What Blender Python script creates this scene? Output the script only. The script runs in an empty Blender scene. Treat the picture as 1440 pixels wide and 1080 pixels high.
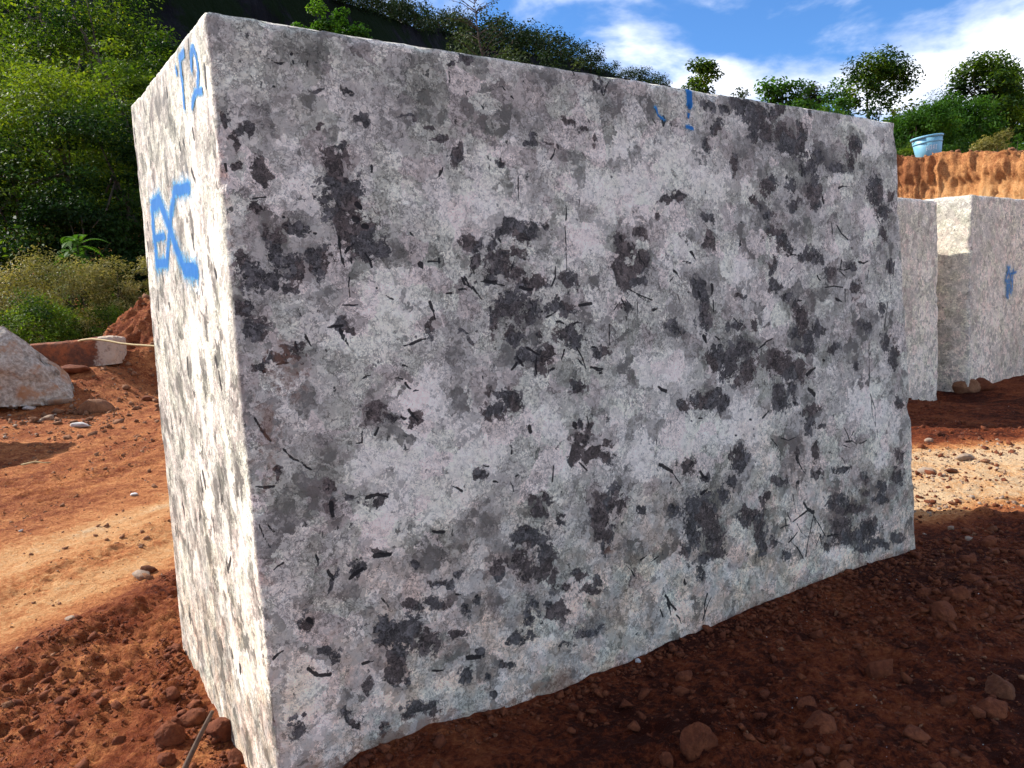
import bpy, math, random
import numpy as np
from mathutils import Vector, Matrix

S = bpy.context.scene
COL = S.collection
# ------------------------------------------------------------------ camera
CAM_F, CAM_PITCH, CAM_ROLL, CAM_H = 1081.0, .113, -.044, 1.27
_cp, _sp, _cr, _sr = math.cos(CAM_PITCH), math.sin(CAM_PITCH), math.cos(CAM_ROLL), math.sin(CAM_ROLL)
RV = np.array([_cr, _sr*_sp, _sr*_cp]); UV = np.array([-_sr, _cr*_sp, _cr*_cp]); FV = np.array([0, _cp, -_sp])
CV = np.array([0, 0, CAM_H])
cam = bpy.data.cameras.new('camera')
cam.sensor_width = 36; cam.lens = CAM_F/1440*36; cam.clip_start = .05; cam.clip_end = 5000
camo = bpy.data.objects.new('camera', cam); COL.objects.link(camo)
camo.matrix_world = Matrix(((RV[0], UV[0], -FV[0], 0), (RV[1], UV[1], -FV[1], 0), (RV[2], UV[2], -FV[2], CAM_H), (0, 0, 0, 1)))
S.camera = camo
# ------------------------------------------------------------------ light
SUN_AZ, SUN_EL = math.radians(-70), math.radians(37.5)
SV = Vector((math.sin(SUN_AZ)*math.cos(SUN_EL), math.cos(SUN_AZ)*math.cos(SUN_EL), math.sin(SUN_EL)))
sun = bpy.data.lights.new('sun', 'SUN'); sun.energy = 2.95; sun.angle = math.radians(.5); sun.color = (1, .955, .88)
suno = bpy.data.objects.new('sun', sun); COL.objects.link(suno)
suno.rotation_euler = SV.to_track_quat('Z', 'Y').to_euler()
S.view_settings.view_transform = 'Standard'; S.view_settings.look = 'None'
S.view_settings.exposure = 1.45; S.view_settings.gamma = 1; S.view_settings.use_curve_mapping = False
S.cycles.max_bounces = 6; S.cycles.transparent_max_bounces = 12
S.cycles.use_denoising = True; S.cycles.use_adaptive_sampling = True; S.cycles.adaptive_threshold = .025

class NT:
    """tiny node-tree writer"""
    def __init__(s, tree): s.t = tree; s.n = tree.nodes; s.l = tree.links; s.n.clear()
    def node(s, typ, **kw):
        nd = s.n.new(typ); ins = kw.pop('ins', {})
        for k, v in kw.items(): setattr(nd, k, v)
        for k, v in ins.items():
            if hasattr(v, 'is_linked') or isinstance(v, bpy.types.NodeSocket): s.l.new(v, nd.inputs[k])
            else: nd.inputs[k].default_value = v
        return nd
    def math(s, op, a, b=0., c=0., clamp=False):
        return s.node('ShaderNodeMath', operation=op, use_clamp=clamp, ins={0: a, 1: b, 2: c}).outputs[0]
    def noise(s, vec, scale, detail=4, rough=.55, dist=0., out='Fac'):
        return s.node('ShaderNodeTexNoise', ins={'Vector': vec, 'Scale': scale, 'Detail': detail, 'Roughness': rough, 'Distortion': dist}).outputs[out]
    def voro(s, vec, scale, feature='F1', out='Distance', rnd=1.):
        return s.node('ShaderNodeTexVoronoi', feature=feature, ins={'Vector': vec, 'Scale': scale, 'Randomness': rnd}).outputs[out]
    def step(s, x, a, b, to0=0., to1=1.):
        return s.node('ShaderNodeMapRange', interpolation_type='SMOOTHSTEP', ins={'Value': x, 'From Min': a, 'From Max': b, 'To Min': to0, 'To Max': to1}).outputs[0]
    def mix(s, f, a, b, mode='MIX'):
        nd = s.node('ShaderNodeMix', data_type='RGBA', blend_type=mode)
        for k, v in ((0, f), (6, a), (7, b)):
            if isinstance(v, bpy.types.NodeSocket): s.l.new(v, nd.inputs[k])
            else: nd.inputs[k].default_value = v if k == 0 else (*v, 1) if len(v) == 3 else v
        return nd.outputs[2]
    def attr(s, name, out='Fac'): return s.node('ShaderNodeAttribute', attribute_name=name).outputs[out]
    def mapping(s, vec, scale=(1, 1, 1), loc=(0, 0, 0), rot=(0, 0, 0)):
        return s.node('ShaderNodeMapping', ins={'Vector': vec, 'Scale': scale, 'Location': loc, 'Rotation': rot}).outputs[0]
    def vadd(s, a, b): return s.node('ShaderNodeVectorMath', operation='ADD', ins={0: a, 1: b}).outputs[0]
    def vscale(s, a, k): return s.node('ShaderNodeVectorMath', operation='SCALE', ins={0: a, 3: k}).outputs[0]

w = bpy.data.worlds.new('World'); S.world = w; w.use_nodes = True
T = NT(w.node_tree)
sky = T.node('ShaderNodeTexSky', sky_type='NISHITA', sun_disc=False, sun_elevation=SUN_EL, sun_rotation=SUN_AZ,
             air_density=1.0, dust_density=.3, ozone_density=3.0, altitude=700)
dirv = T.node('ShaderNodeTexCoord').outputs['Generated']
sep = T.node('ShaderNodeSeparateXYZ', ins={0: dirv})
inv = T.math('DIVIDE', 1., T.math('ADD', T.math('MAXIMUM', sep.outputs[2], 0.), .30))
cv = T.node('ShaderNodeCombineXYZ', ins={0: T.math('MULTIPLY', sep.outputs[0], inv), 1: T.math('MULTIPLY', sep.outputs[1], inv), 2: 0.}).outputs[0]
cv = T.mapping(cv, (1.5, 1.9, 1), (1.1, 6.3, 0), (0, 0, .2))
c1 = T.noise(cv, 1.15, 7, .56, .25)
c2 = T.noise(cv, .45, 2, .5)
cf = T.math('ADD', c1, T.math('MULTIPLY', T.math('SUBTRACT', c2, .5), .55))
cm = T.step(cf, .41, .585)
shade = T.noise(T.vadd(cv, (.07, .05, .3)), 1.9, 4, .5)
ccol = T.mix(T.step(shade, .36, .58), (9.8, 9.8, 10.0), (4.8, 5.4, 6.8))
skyc = T.mix(1., sky.outputs[0], (.50, .78, 1.07), 'MULTIPLY')
fin = T.mix(T.math('MULTIPLY', cm, .93), skyc, ccol)
bg = T.node('ShaderNodeBackground', ins={'Color': fin, 'Strength': .07})
T.l.new(bg.outputs[0], T.node('ShaderNodeOutputWorld').inputs[0])

# ------------------------------------------------------------------ numeric helpers
_rng = np.random.default_rng(5)
_TAB = _rng.random(65536).astype(np.float32)
def _h(ix, iy, iz): return _TAB[((ix*73856093) ^ (iy*19349663) ^ (iz*83492791)) & 65535]
def vnoise(x, y, z=0.):
    x, y, z = np.broadcast_arrays(np.asarray(x, float), np.asarray(y, float), np.asarray(z, float))
    ix, iy, iz = (np.floor(a).astype(np.int64) for a in (x, y, z))
    fx, fy, fz = x-ix, y-iy, z-iz
    fx, fy, fz = (f*f*f*(f*(f*6-15)+10) for f in (fx, fy, fz))
    def L(a, b, t): return a+(b-a)*t
    r = [L(L(_h(ix, iy, iz+k), _h(ix+1, iy, iz+k), fx), L(_h(ix, iy+1, iz+k), _h(ix+1, iy+1, iz+k), fx), fy) for k in (0, 1)]
    return L(r[0], r[1], fz)*2-1
def fbm(x, y, z=0., oct=4, gain=.5, lac=2.03):
    a, s, t = 1., 0., 0.
    for i in range(oct):
        s = s+a*vnoise(x+i*17.3, y-i*9.1, z+i*5.7); t += a
        x, y, z = x*lac, y*lac, np.asarray(z)*lac; a *= gain
    return s/t
def sstep(x, a, b):
    t = np.clip((x-a)/(b-a), 0, 1); return t*t*(3-2*t)
def ray(px, py): return FV+RV*((px-720)/CAM_F)-UV*((py-540)/CAM_F)
def at_depth(px, py, y):
    d = ray(px, py); return CV+d*(y/d[1])
def mesh(name, V, Fq, mat=None, parent=None, smooth=False, attrs=None, loc=None):
    """one mesh object; V (n,3) in world metres, re-based on loc"""
    V = np.asarray(V, np.float32)
    me = bpy.data.meshes.new(name)
    if isinstance(Fq, np.ndarray):
        k = Fq.shape[1]; nf = len(Fq)
        me.vertices.add(len(V)); me.loops.add(nf*k); me.polygons.add(nf)
        base = np.array(loc if loc is not None else (0, 0, 0), np.float32)
        me.vertices.foreach_set('co', (V-base).ravel())
        me.loops.foreach_set('vertex_index', Fq.astype(np.int32).ravel())
        me.polygons.foreach_set('loop_start', np.arange(0, nf*k, k, dtype=np.int32))
        me.update(calc_edges=True)
    else:
        base = np.array(loc if loc is not None else (0, 0, 0), np.float32)
        me.from_pydata((V-base).tolist(), [], [list(f) for f in Fq]); me.update()
    if smooth: me.polygons.foreach_set('use_smooth', np.ones(len(me.polygons), bool))
    for k, v in (attrs or {}).items():
        a = me.attributes.new(k, 'FLOAT', 'POINT'); a.data.foreach_set('value', np.asarray(v, np.float32))
    if mat: me.materials.append(mat)
    o = bpy.data.objects.new(name, me); COL.objects.link(o)
    if loc is not None: o.location = loc
    if parent is not None: o.parent = parent
    return o
def tag(o, label, cat, group=None):
    o['label'] = label; o['category'] = cat
    if group: o['group'] = group
    return o
def empty(name, loc, label, cat, group=None):
    o = bpy.data.objects.new(name, None); COL.objects.link(o); o.location = loc; o.empty_display_size = .2
    return tag(o, label, cat, group)
def grid_faces(nu, nv, off=0):
    i = np.arange(nu-1)[:, None]; j = np.arange(nv-1)[None, :]
    a = (i*nv+j).ravel()+off
    return np.stack([a, a+nv, a+nv+1, a+1], 1)
def tube(P, R, n=7):
    """tapered tube along points; returns V, quads"""
    P = np.asarray(P, float); R = np.broadcast_to(np.asarray(R, float), (len(P),))
    V = []; d = np.gradient(P, axis=0)
    for p, t, r in zip(P, d, R):
        t = t/(np.linalg.norm(t)+1e-9); a = np.cross(t, (0, 0, 1) if abs(t[2]) < .9 else (1, 0, 0)); a /= np.linalg.norm(a); b = np.cross(t, a)
        for k in range(n):
            w_ = 2*math.pi*k/n; V.append(p+r*(math.cos(w_)*a+math.sin(w_)*b))
    Fq = []
    for i in range(len(P)-1):
        for k in range(n): Fq.append((i*n+k, i*n+(k+1) % n, (i+1)*n+(k+1) % n, (i+1)*n+k))
    V.append(P[-1]); m = len(V)-1
    for k in range(n): Fq.append(((len(P)-1)*n+k, (len(P)-1)*n+(k+1) % n, m, m))
    return np.array(V), np.array(Fq)
def join(parts):
    V = []; Fq = []; o = 0
    for v, f in parts: V.append(v); Fq.append(f+o); o += len(v)
    return np.concatenate(V), np.concatenate(Fq)

# ------------------------------------------------------------------ materials
def material(name):
    m = bpy.data.materials.new(name); m.use_nodes = True
    T = NT(m.node_tree)
    out = T.node('ShaderNodeOutputMaterial'); b = T.node('ShaderNodeBsdfPrincipled')
    b.inputs['Specular IOR Level'].default_value = .25
    T.l.new(b.outputs[0], out.inputs[0])
    return m, T, b, out
def bump(T, b, h, strength=.5, dist=.01):
    nd = T.node('ShaderNodeBump', ins={'Height': h, 'Strength': strength, 'Distance': dist})
    T.l.new(nd.outputs[0], b.inputs['Normal'])

def granite(name, light=1., warm=0., contrast=1.):
    m, T, b, out = material(name)
    P = T.node('ShaderNodeTexCoord').outputs['Object']
    half = (-.5, -.5, -.5)
    Pw = T.vadd(P, T.vadd(T.vscale(T.vadd(T.noise(P, 17, 4, .65, out='Color'), half), .075), T.vscale(T.vadd(T.noise(P, 75, 3, .6, out='Color'), half), .022)))
    n1 = T.noise(P, 11, 6, .7); n2 = T.noise(P, 60, 4, .65); n3 = T.noise(P, 4.5, 5, .65)
    c = lambda x: T.math('SUBTRACT', x, .5)
    k = lambda x, s: T.math('MULTIPLY', x, s)
    add = lambda *q: q[0] if len(q) == 1 else T.math('ADD', q[0], add(*q[1:]))
    nn = add(k(c(n1), 1.2), k(c(n2), .9))
    dark, mid, pale, lath, rust = (T.attr(q) for q in ('dark', 'mid', 'pale', 'lath', 'rust'))
    def cells(scale, ch, vec=Pw): return T.node('ShaderNodeSeparateColor', ins={0: T.voro(vec, scale, out='Color')}).outputs[ch]
    A, B, C, D = cells(12, 0), cells(27, 1), cells(62, 2), cells(130, 0)
    # crystals: crisp steps of grey
    edge = add(k(c(B), .50), k(c(C), .36), k(c(D), .12), k(nn, .75))
    ps = T.step(add(pale, edge), .50, .55); ms = T.step(add(mid, edge), .60, .65)
    t = add(.555, k(c(A), .48), k(c(B), .40), k(c(C), .20), k(c(n3), .30), k(nn, .34), k(ps, .30), k(ms, -.10), k(pale, .10), k(mid, -.06))
    cr = T.node('ShaderNodeValToRGB'); el = cr.color_ramp.elements
    el[0].position = 0; el[0].color = (.13, .13, .13, 1); el[1].position = 1; el[1].color = (.86, .86, .86, 1)
    lo = .155+.12*(1-contrast); mi = .27+.10*(1-contrast)
    for q_, v_ in ((.10, lo), (.21, lo+.03), (.235, mi), (.33, mi+.04), (.35, .42), (.52, .49), (.545, .61), (.74, .68), (.765, .80)):
        e_ = el.new(q_); e_.color = (v_, v_, v_, 1)
    T.l.new(t, cr.inputs[0]); tone = T.node('ShaderNodeSeparateColor', ins={0: cr.outputs[0]}).outputs[0]
    # worm-like graphic intergrowth
    Pg = T.vadd(P, T.vscale(T.vadd(T.noise(P, 30, 3, .6, out='Color'), half), .085))
    ve = T.voro(T.mapping(Pg, (1, 1, .55), rot=(.4, .7, 0)), 62, 'DISTANCE_TO_EDGE'); ve2 = T.voro(T.mapping(Pg, (.5, .5, 1), rot=(.3, .2, .5)), 34, 'DISTANCE_TO_EDGE')
    zone = T.step(T.math('ADD', n3, k(c(A), .25)), .42, .52); zone2 = T.step(T.math('ADD', n1, k(c(B), .3)), .48, .58)
    ln = T.math('MULTIPLY', T.step(ve, .15, .05), zone); ln2 = T.math('MULTIPLY', T.step(ve2, .085, .03), zone2)
    brk = T.step(n2, .41, .52)
    ln = T.math('MULTIPLY', T.math('MULTIPLY', T.math('MAXIMUM', ln, ln2), brk), T.math('SUBTRACT', 1., k(ps, .55)))
    tone = T.math('MULTIPLY', tone, T.math('SUBTRACT', 1., k(ln, .50)))
    # grain borders between some crystals
    eb = T.step(T.voro(Pw, 27, 'DISTANCE_TO_EDGE'), .045, .0); tone = T.math('MULTIPLY', tone, T.math('SUBTRACT', 1., k(T.math('MULTIPLY', eb, T.step(n2, .42, .6)), .35)))
    for sc_, wd_, st_ in ((9., .018, .40), (21., .022, .32)):
        rn = T.math('ABSOLUTE', c(T.noise(Pw, sc_, 3, .6, .9)))
        vn = T.math('MULTIPLY', T.step(rn, wd_, wd_*.25), T.step(T.math('ADD', n2, k(c(B), .5)), .44, .58))
        tone = T.math('MULTIPLY', tone, T.math('SUBTRACT', 1., k(vn, st_)))
    fine = T.noise(P, 400, 1, .7); fine2 = T.noise(P, 150, 2, .65)
    tone = T.math('MULTIPLY', tone, add(1., k(c(fine), .28), k(c(fine2), .30), k(c(D), .10)))
    tone = T.math('MULTIPLY', T.math('MAXIMUM', tone, .03), light)
    A2 = cells(12, 1)
    tc = T.mix(T.step(add(n3, k(c(A2), .35)), .34, .66), (1.10+warm*.5, 1.0, .845-warm*.5), (1.07+warm, 1.025, .81-warm))
    tc = T.mix(T.step(add(A2, k(c(n1), .8)), .70, .84), tc, (1.13+warm, .98, .83-warm))
    colr = T.mix(1., T.node('ShaderNodeCombineColor', ins={0: tone, 1: tone, 2: tone}).outputs[0], tc, 'MULTIPLY')
    warm_bounce = T.math('MULTIPLY', T.attr('warm_bounce'), T.step(n1, .35, .65), 0., True)
    colr = T.mix(warm_bounce, colr, T.mix(1., colr, (1.10, .92, .80), 'MULTIPLY'))  # warm tint standing in for reddish light off the soil
    # dark biotite-rich patches
    fd = add(dark, k(c(A), .16), k(c(B), .36), k(c(C), .44), k(c(D), .16), k(nn, .70))
    dm = T.step(fd, .56, .60); hal = T.step(fd, .44, .555)
    colr = T.mix(k(hal, .45), colr, T.mix(1., colr, (.42, .40, .39), 'MULTIPLY'))
    sp = T.math('ADD', k(fine, .5), k(fine2, .5))
    dv = T.math('MULTIPLY', add(.018, k(T.step(sp, .44, .60), .048), k(T.math('POWER', C, 4.), .09), k(c(B), .03), k(T.math('POWER', D, 5.), .08)), light)
    dcol = T.mix(1., T.node('ShaderNodeCombineColor', ins={0: dv, 1: dv, 2: dv}).outputs[0], T.mix(T.step(A2, .45, .75), (1.07, .985, .92), (1.20, .945, .82)), 'MULTIPLY')
    colr = T.mix(T.math('MULTIPLY', dm, .97), colr, dcol)
    # scattered mica flecks
    ml = T.voro(T.mapping(Pw, (1, 1, .42), rot=(.5, .9, .3)), 21, out='Distance'); ml2 = n3
    fl = T.math('MULTIPLY', T.step(ml, .13, .10), T.step(ml2, .44, .52))
    ml = T.voro(T.mapping(Pw, (.5, 1, 1), rot=(.2, .4, 1.1)), 44, out='Distance')
    fl = T.math('MAXIMUM', fl, T.math('MULTIPLY', T.step(ml, .15, .11), T.step(n1, .52, .6)))
    lm = T.step(add(lath, k(c(n2), 1.0), k(c(C), .22)), .47, .62)
    colr = T.mix(T.math('MAXIMUM', k(lm, .96), k(fl, .82)), colr, (.018, .016, .0155))
    rm = T.step(add(rust, k(nn, .9), k(c(C), .5)), .4, .75)
    colr = T.mix(k(rm, .55), colr, (.19, .085, .045))
    T.l.new(colr, b.inputs['Base Color']); b.inputs['Roughness'].default_value = .72
    hb = add(k(fine2, .5), k(n1, 1.2), k(dm, -.25), k(lm, -.6))
    bump(T, b, hb, .4, .006)
    return m

def soil(name, bank=False):
    m, T, b, out = material(name)
    P = T.node('ShaderNodeTexCoord').outputs['Object']
    pale = T.attr('pale')
    a = T.noise(P, 1.7, 5, .6); c = T.noise(P, 9, 6, .65); d = T.noise(P, 46, 5, .7); e = T.noise(P, 240, 3, .7)
    k = T.math('ADD', T.math('MULTIPLY', T.math('SUBTRACT', c, .5), 1.25), T.math('MULTIPLY', T.math('SUBTRACT', d, .5), 1.6))
    f = T.math('ADD', T.math('ADD', pale, T.math('MULTIPLY', k, .75)), T.math('MULTIPLY', T.math('SUBTRACT', a, .5), .45))
    if bank:
        ramp = [(0., (.18, .062, .026)), (.35, (.38, .145, .056)), (.7, (.70, .34, .13)), (1., (.72, .45, .21))]
    else:
        ramp = [(0., (.050, .0100, .0040)), (.22, (.185, .040, .0125)), (.45, (.29, .086, .030)), (.72, (.53, .200, .070)), (1., (.68, .35, .145))]
    cr = T.node('ShaderNodeValToRGB'); el = cr.color_ramp.elements
    while len(el) > 1: el.remove(el[0])
    el[0].position, el[0].color = ramp[0][0], (*ramp[0][1], 1)
    for p_, c_ in ramp[1:]:
        q = el.new(p_); q.color = (*c_, 1)
    T.l.new(f, cr.inputs[0])
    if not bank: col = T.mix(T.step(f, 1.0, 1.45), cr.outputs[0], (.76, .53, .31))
    else: col = cr.outputs[0]
    col = T.mix(T.step(e, .62, .72), col, T.mix(.35, col, (.46, .30, .20)))
    col = T.mix(T.step(e, .42, .30), col, T.mix(.55, col, (.02, .008, .005)))
    T.l.new(col, b.inputs['Base Color']); b.inputs['Roughness'].default_value = .93
    b.inputs['Specular IOR Level'].default_value = .12
    h = T.math('ADD', T.math('ADD', T.math('MULTIPLY', d, 1.), T.math('MULTIPLY', e, .35)), T.math('MULTIPLY', c, 1.3))
    bump(T, b, h, 1., .035)
    return m

def leafmat(name, c_dark, c_light, c_yel, trans=.42):
    m, T, b, out = material(name)
    v = T.attr('v'); P = T.node('ShaderNodeTexCoord').outputs['Object']
    n = T.noise(P, .9, 3, .6)
    f = T.math('ADD', T.math('MULTIPLY', v, .75), T.math('MULTIPLY', T.math('SUBTRACT', n, .5), 1.4))
    col = T.mix(T.step(f, .1, .7), c_dark, c_light); col = T.mix(T.step(f, .72, 1.05), col, c_yel)
    T.l.new(col, b.inputs['Base Color']); b.inputs['Roughness'].default_value = .6
    b.inputs['Specular IOR Level'].default_value = .14
    tr = T.node('ShaderNodeBsdfTranslucent'); T.l.new(T.mix(1., col, (1.3, 1.35, .6), 'MULTIPLY'), tr.inputs[0])
    mx = T.node('ShaderNodeMixShader', ins={0: trans}); T.l.new(b.outputs[0], mx.inputs[1]); T.l.new(tr.outputs[0], mx.inputs[2])
    T.l.new(mx.outputs[0], out.inputs[0])
    return m
def plain(name, base, var, scale=12, rough=.85, bs=.4, bd=.01):
    m, T, b, out = material(name)
    P = T.node('ShaderNodeTexCoord').outputs['Object']
    n = T.noise(P, scale, 6, .65); n2 = T.noise(P, scale*9, 4, .65)
    col = T.mix(T.step(n, .32, .68), base, var); col = T.mix(T.step(n2, .35, .7), T.mix(.45, col, tuple(x*.4 for x in base)), col)
    T.l.new(col, b.inputs['Base Color']); b.inputs['Roughness'].default_value = rough
    bump(T, b, T.math('ADD', n, T.math('MULTIPLY', n2, .5)), bs, bd)
    return m

M_GRAN = granite('white_grey_granite', 1.10)
M_GRAN2 = granite('pale_granite', 1.2, .02, .15)
M_SOIL = soil('red_soil'); M_BANK = soil('orange_clay', True)
M_CLOD = plain('dark_red_clod', (.125, .033, .0135), (.22, .068, .026), 9, .95, .8, .02)
M_CLODL = plain('brown_clod', (.20, .085, .042), (.33, .16, .08), 9, .95, .8, .02)
M_PSTONE = plain('dusty_pale_stone', (.38, .30, .23), (.30, .16, .085), 7, .9, .6, .02)
M_WHITE = plain('white_stone_chip', (.62, .60, .57), (.50, .46, .42), 14, .8, .4, .01)
M_GSTONE = plain('brown_red_stone', (.11, .034, .015), (.20, .080, .036), 10, .9, .6, .015)
M_BARK = plain('grey_brown_bark', (.075, .055, .04), (.13, .10, .075), 5, .95, .8, .03)
M_TWIG = plain('dry_stick', (.17, .11, .075), (.10, .062, .042), 20, .9, .5, .004)
M_ROPE = plain('yellowed_cable', (.62, .46, .22), (.52, .36, .16), 30, .7, .3, .004)
M_L1 = leafmat('forest_leaf', (.014, .040, .007), (.12, .19, .014), (.42, .37, .02))
M_L6 = leafmat('yellow_green_leaf', (.045, .090, .010), (.16, .215, .016), (.33, .34, .022))
M_L7 = leafmat('dark_leaf', (.009, .028, .007), (.036, .080, .013), (.12, .16, .02))  # darker copy of forest_leaf, shade of the lower wood put into the colour
M_L2 = leafmat('fresh_leaf', (.030, .085, .012), (.085, .185, .020), (.20, .27, .03))
M_L3 = leafmat('ridge_leaf', (.014, .030, .010), (.032, .056, .016), (.065, .075, .022), .2)
M_L4 = leafmat('dry_grass_leaf', (.15, .14, .045), (.34, .285, .10), (.52, .40, .18), .3)
M_L5 = leafmat('grey_green_leaf', (.035, .055, .025), (.075, .10, .04), (.14, .13, .06), .25)
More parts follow.
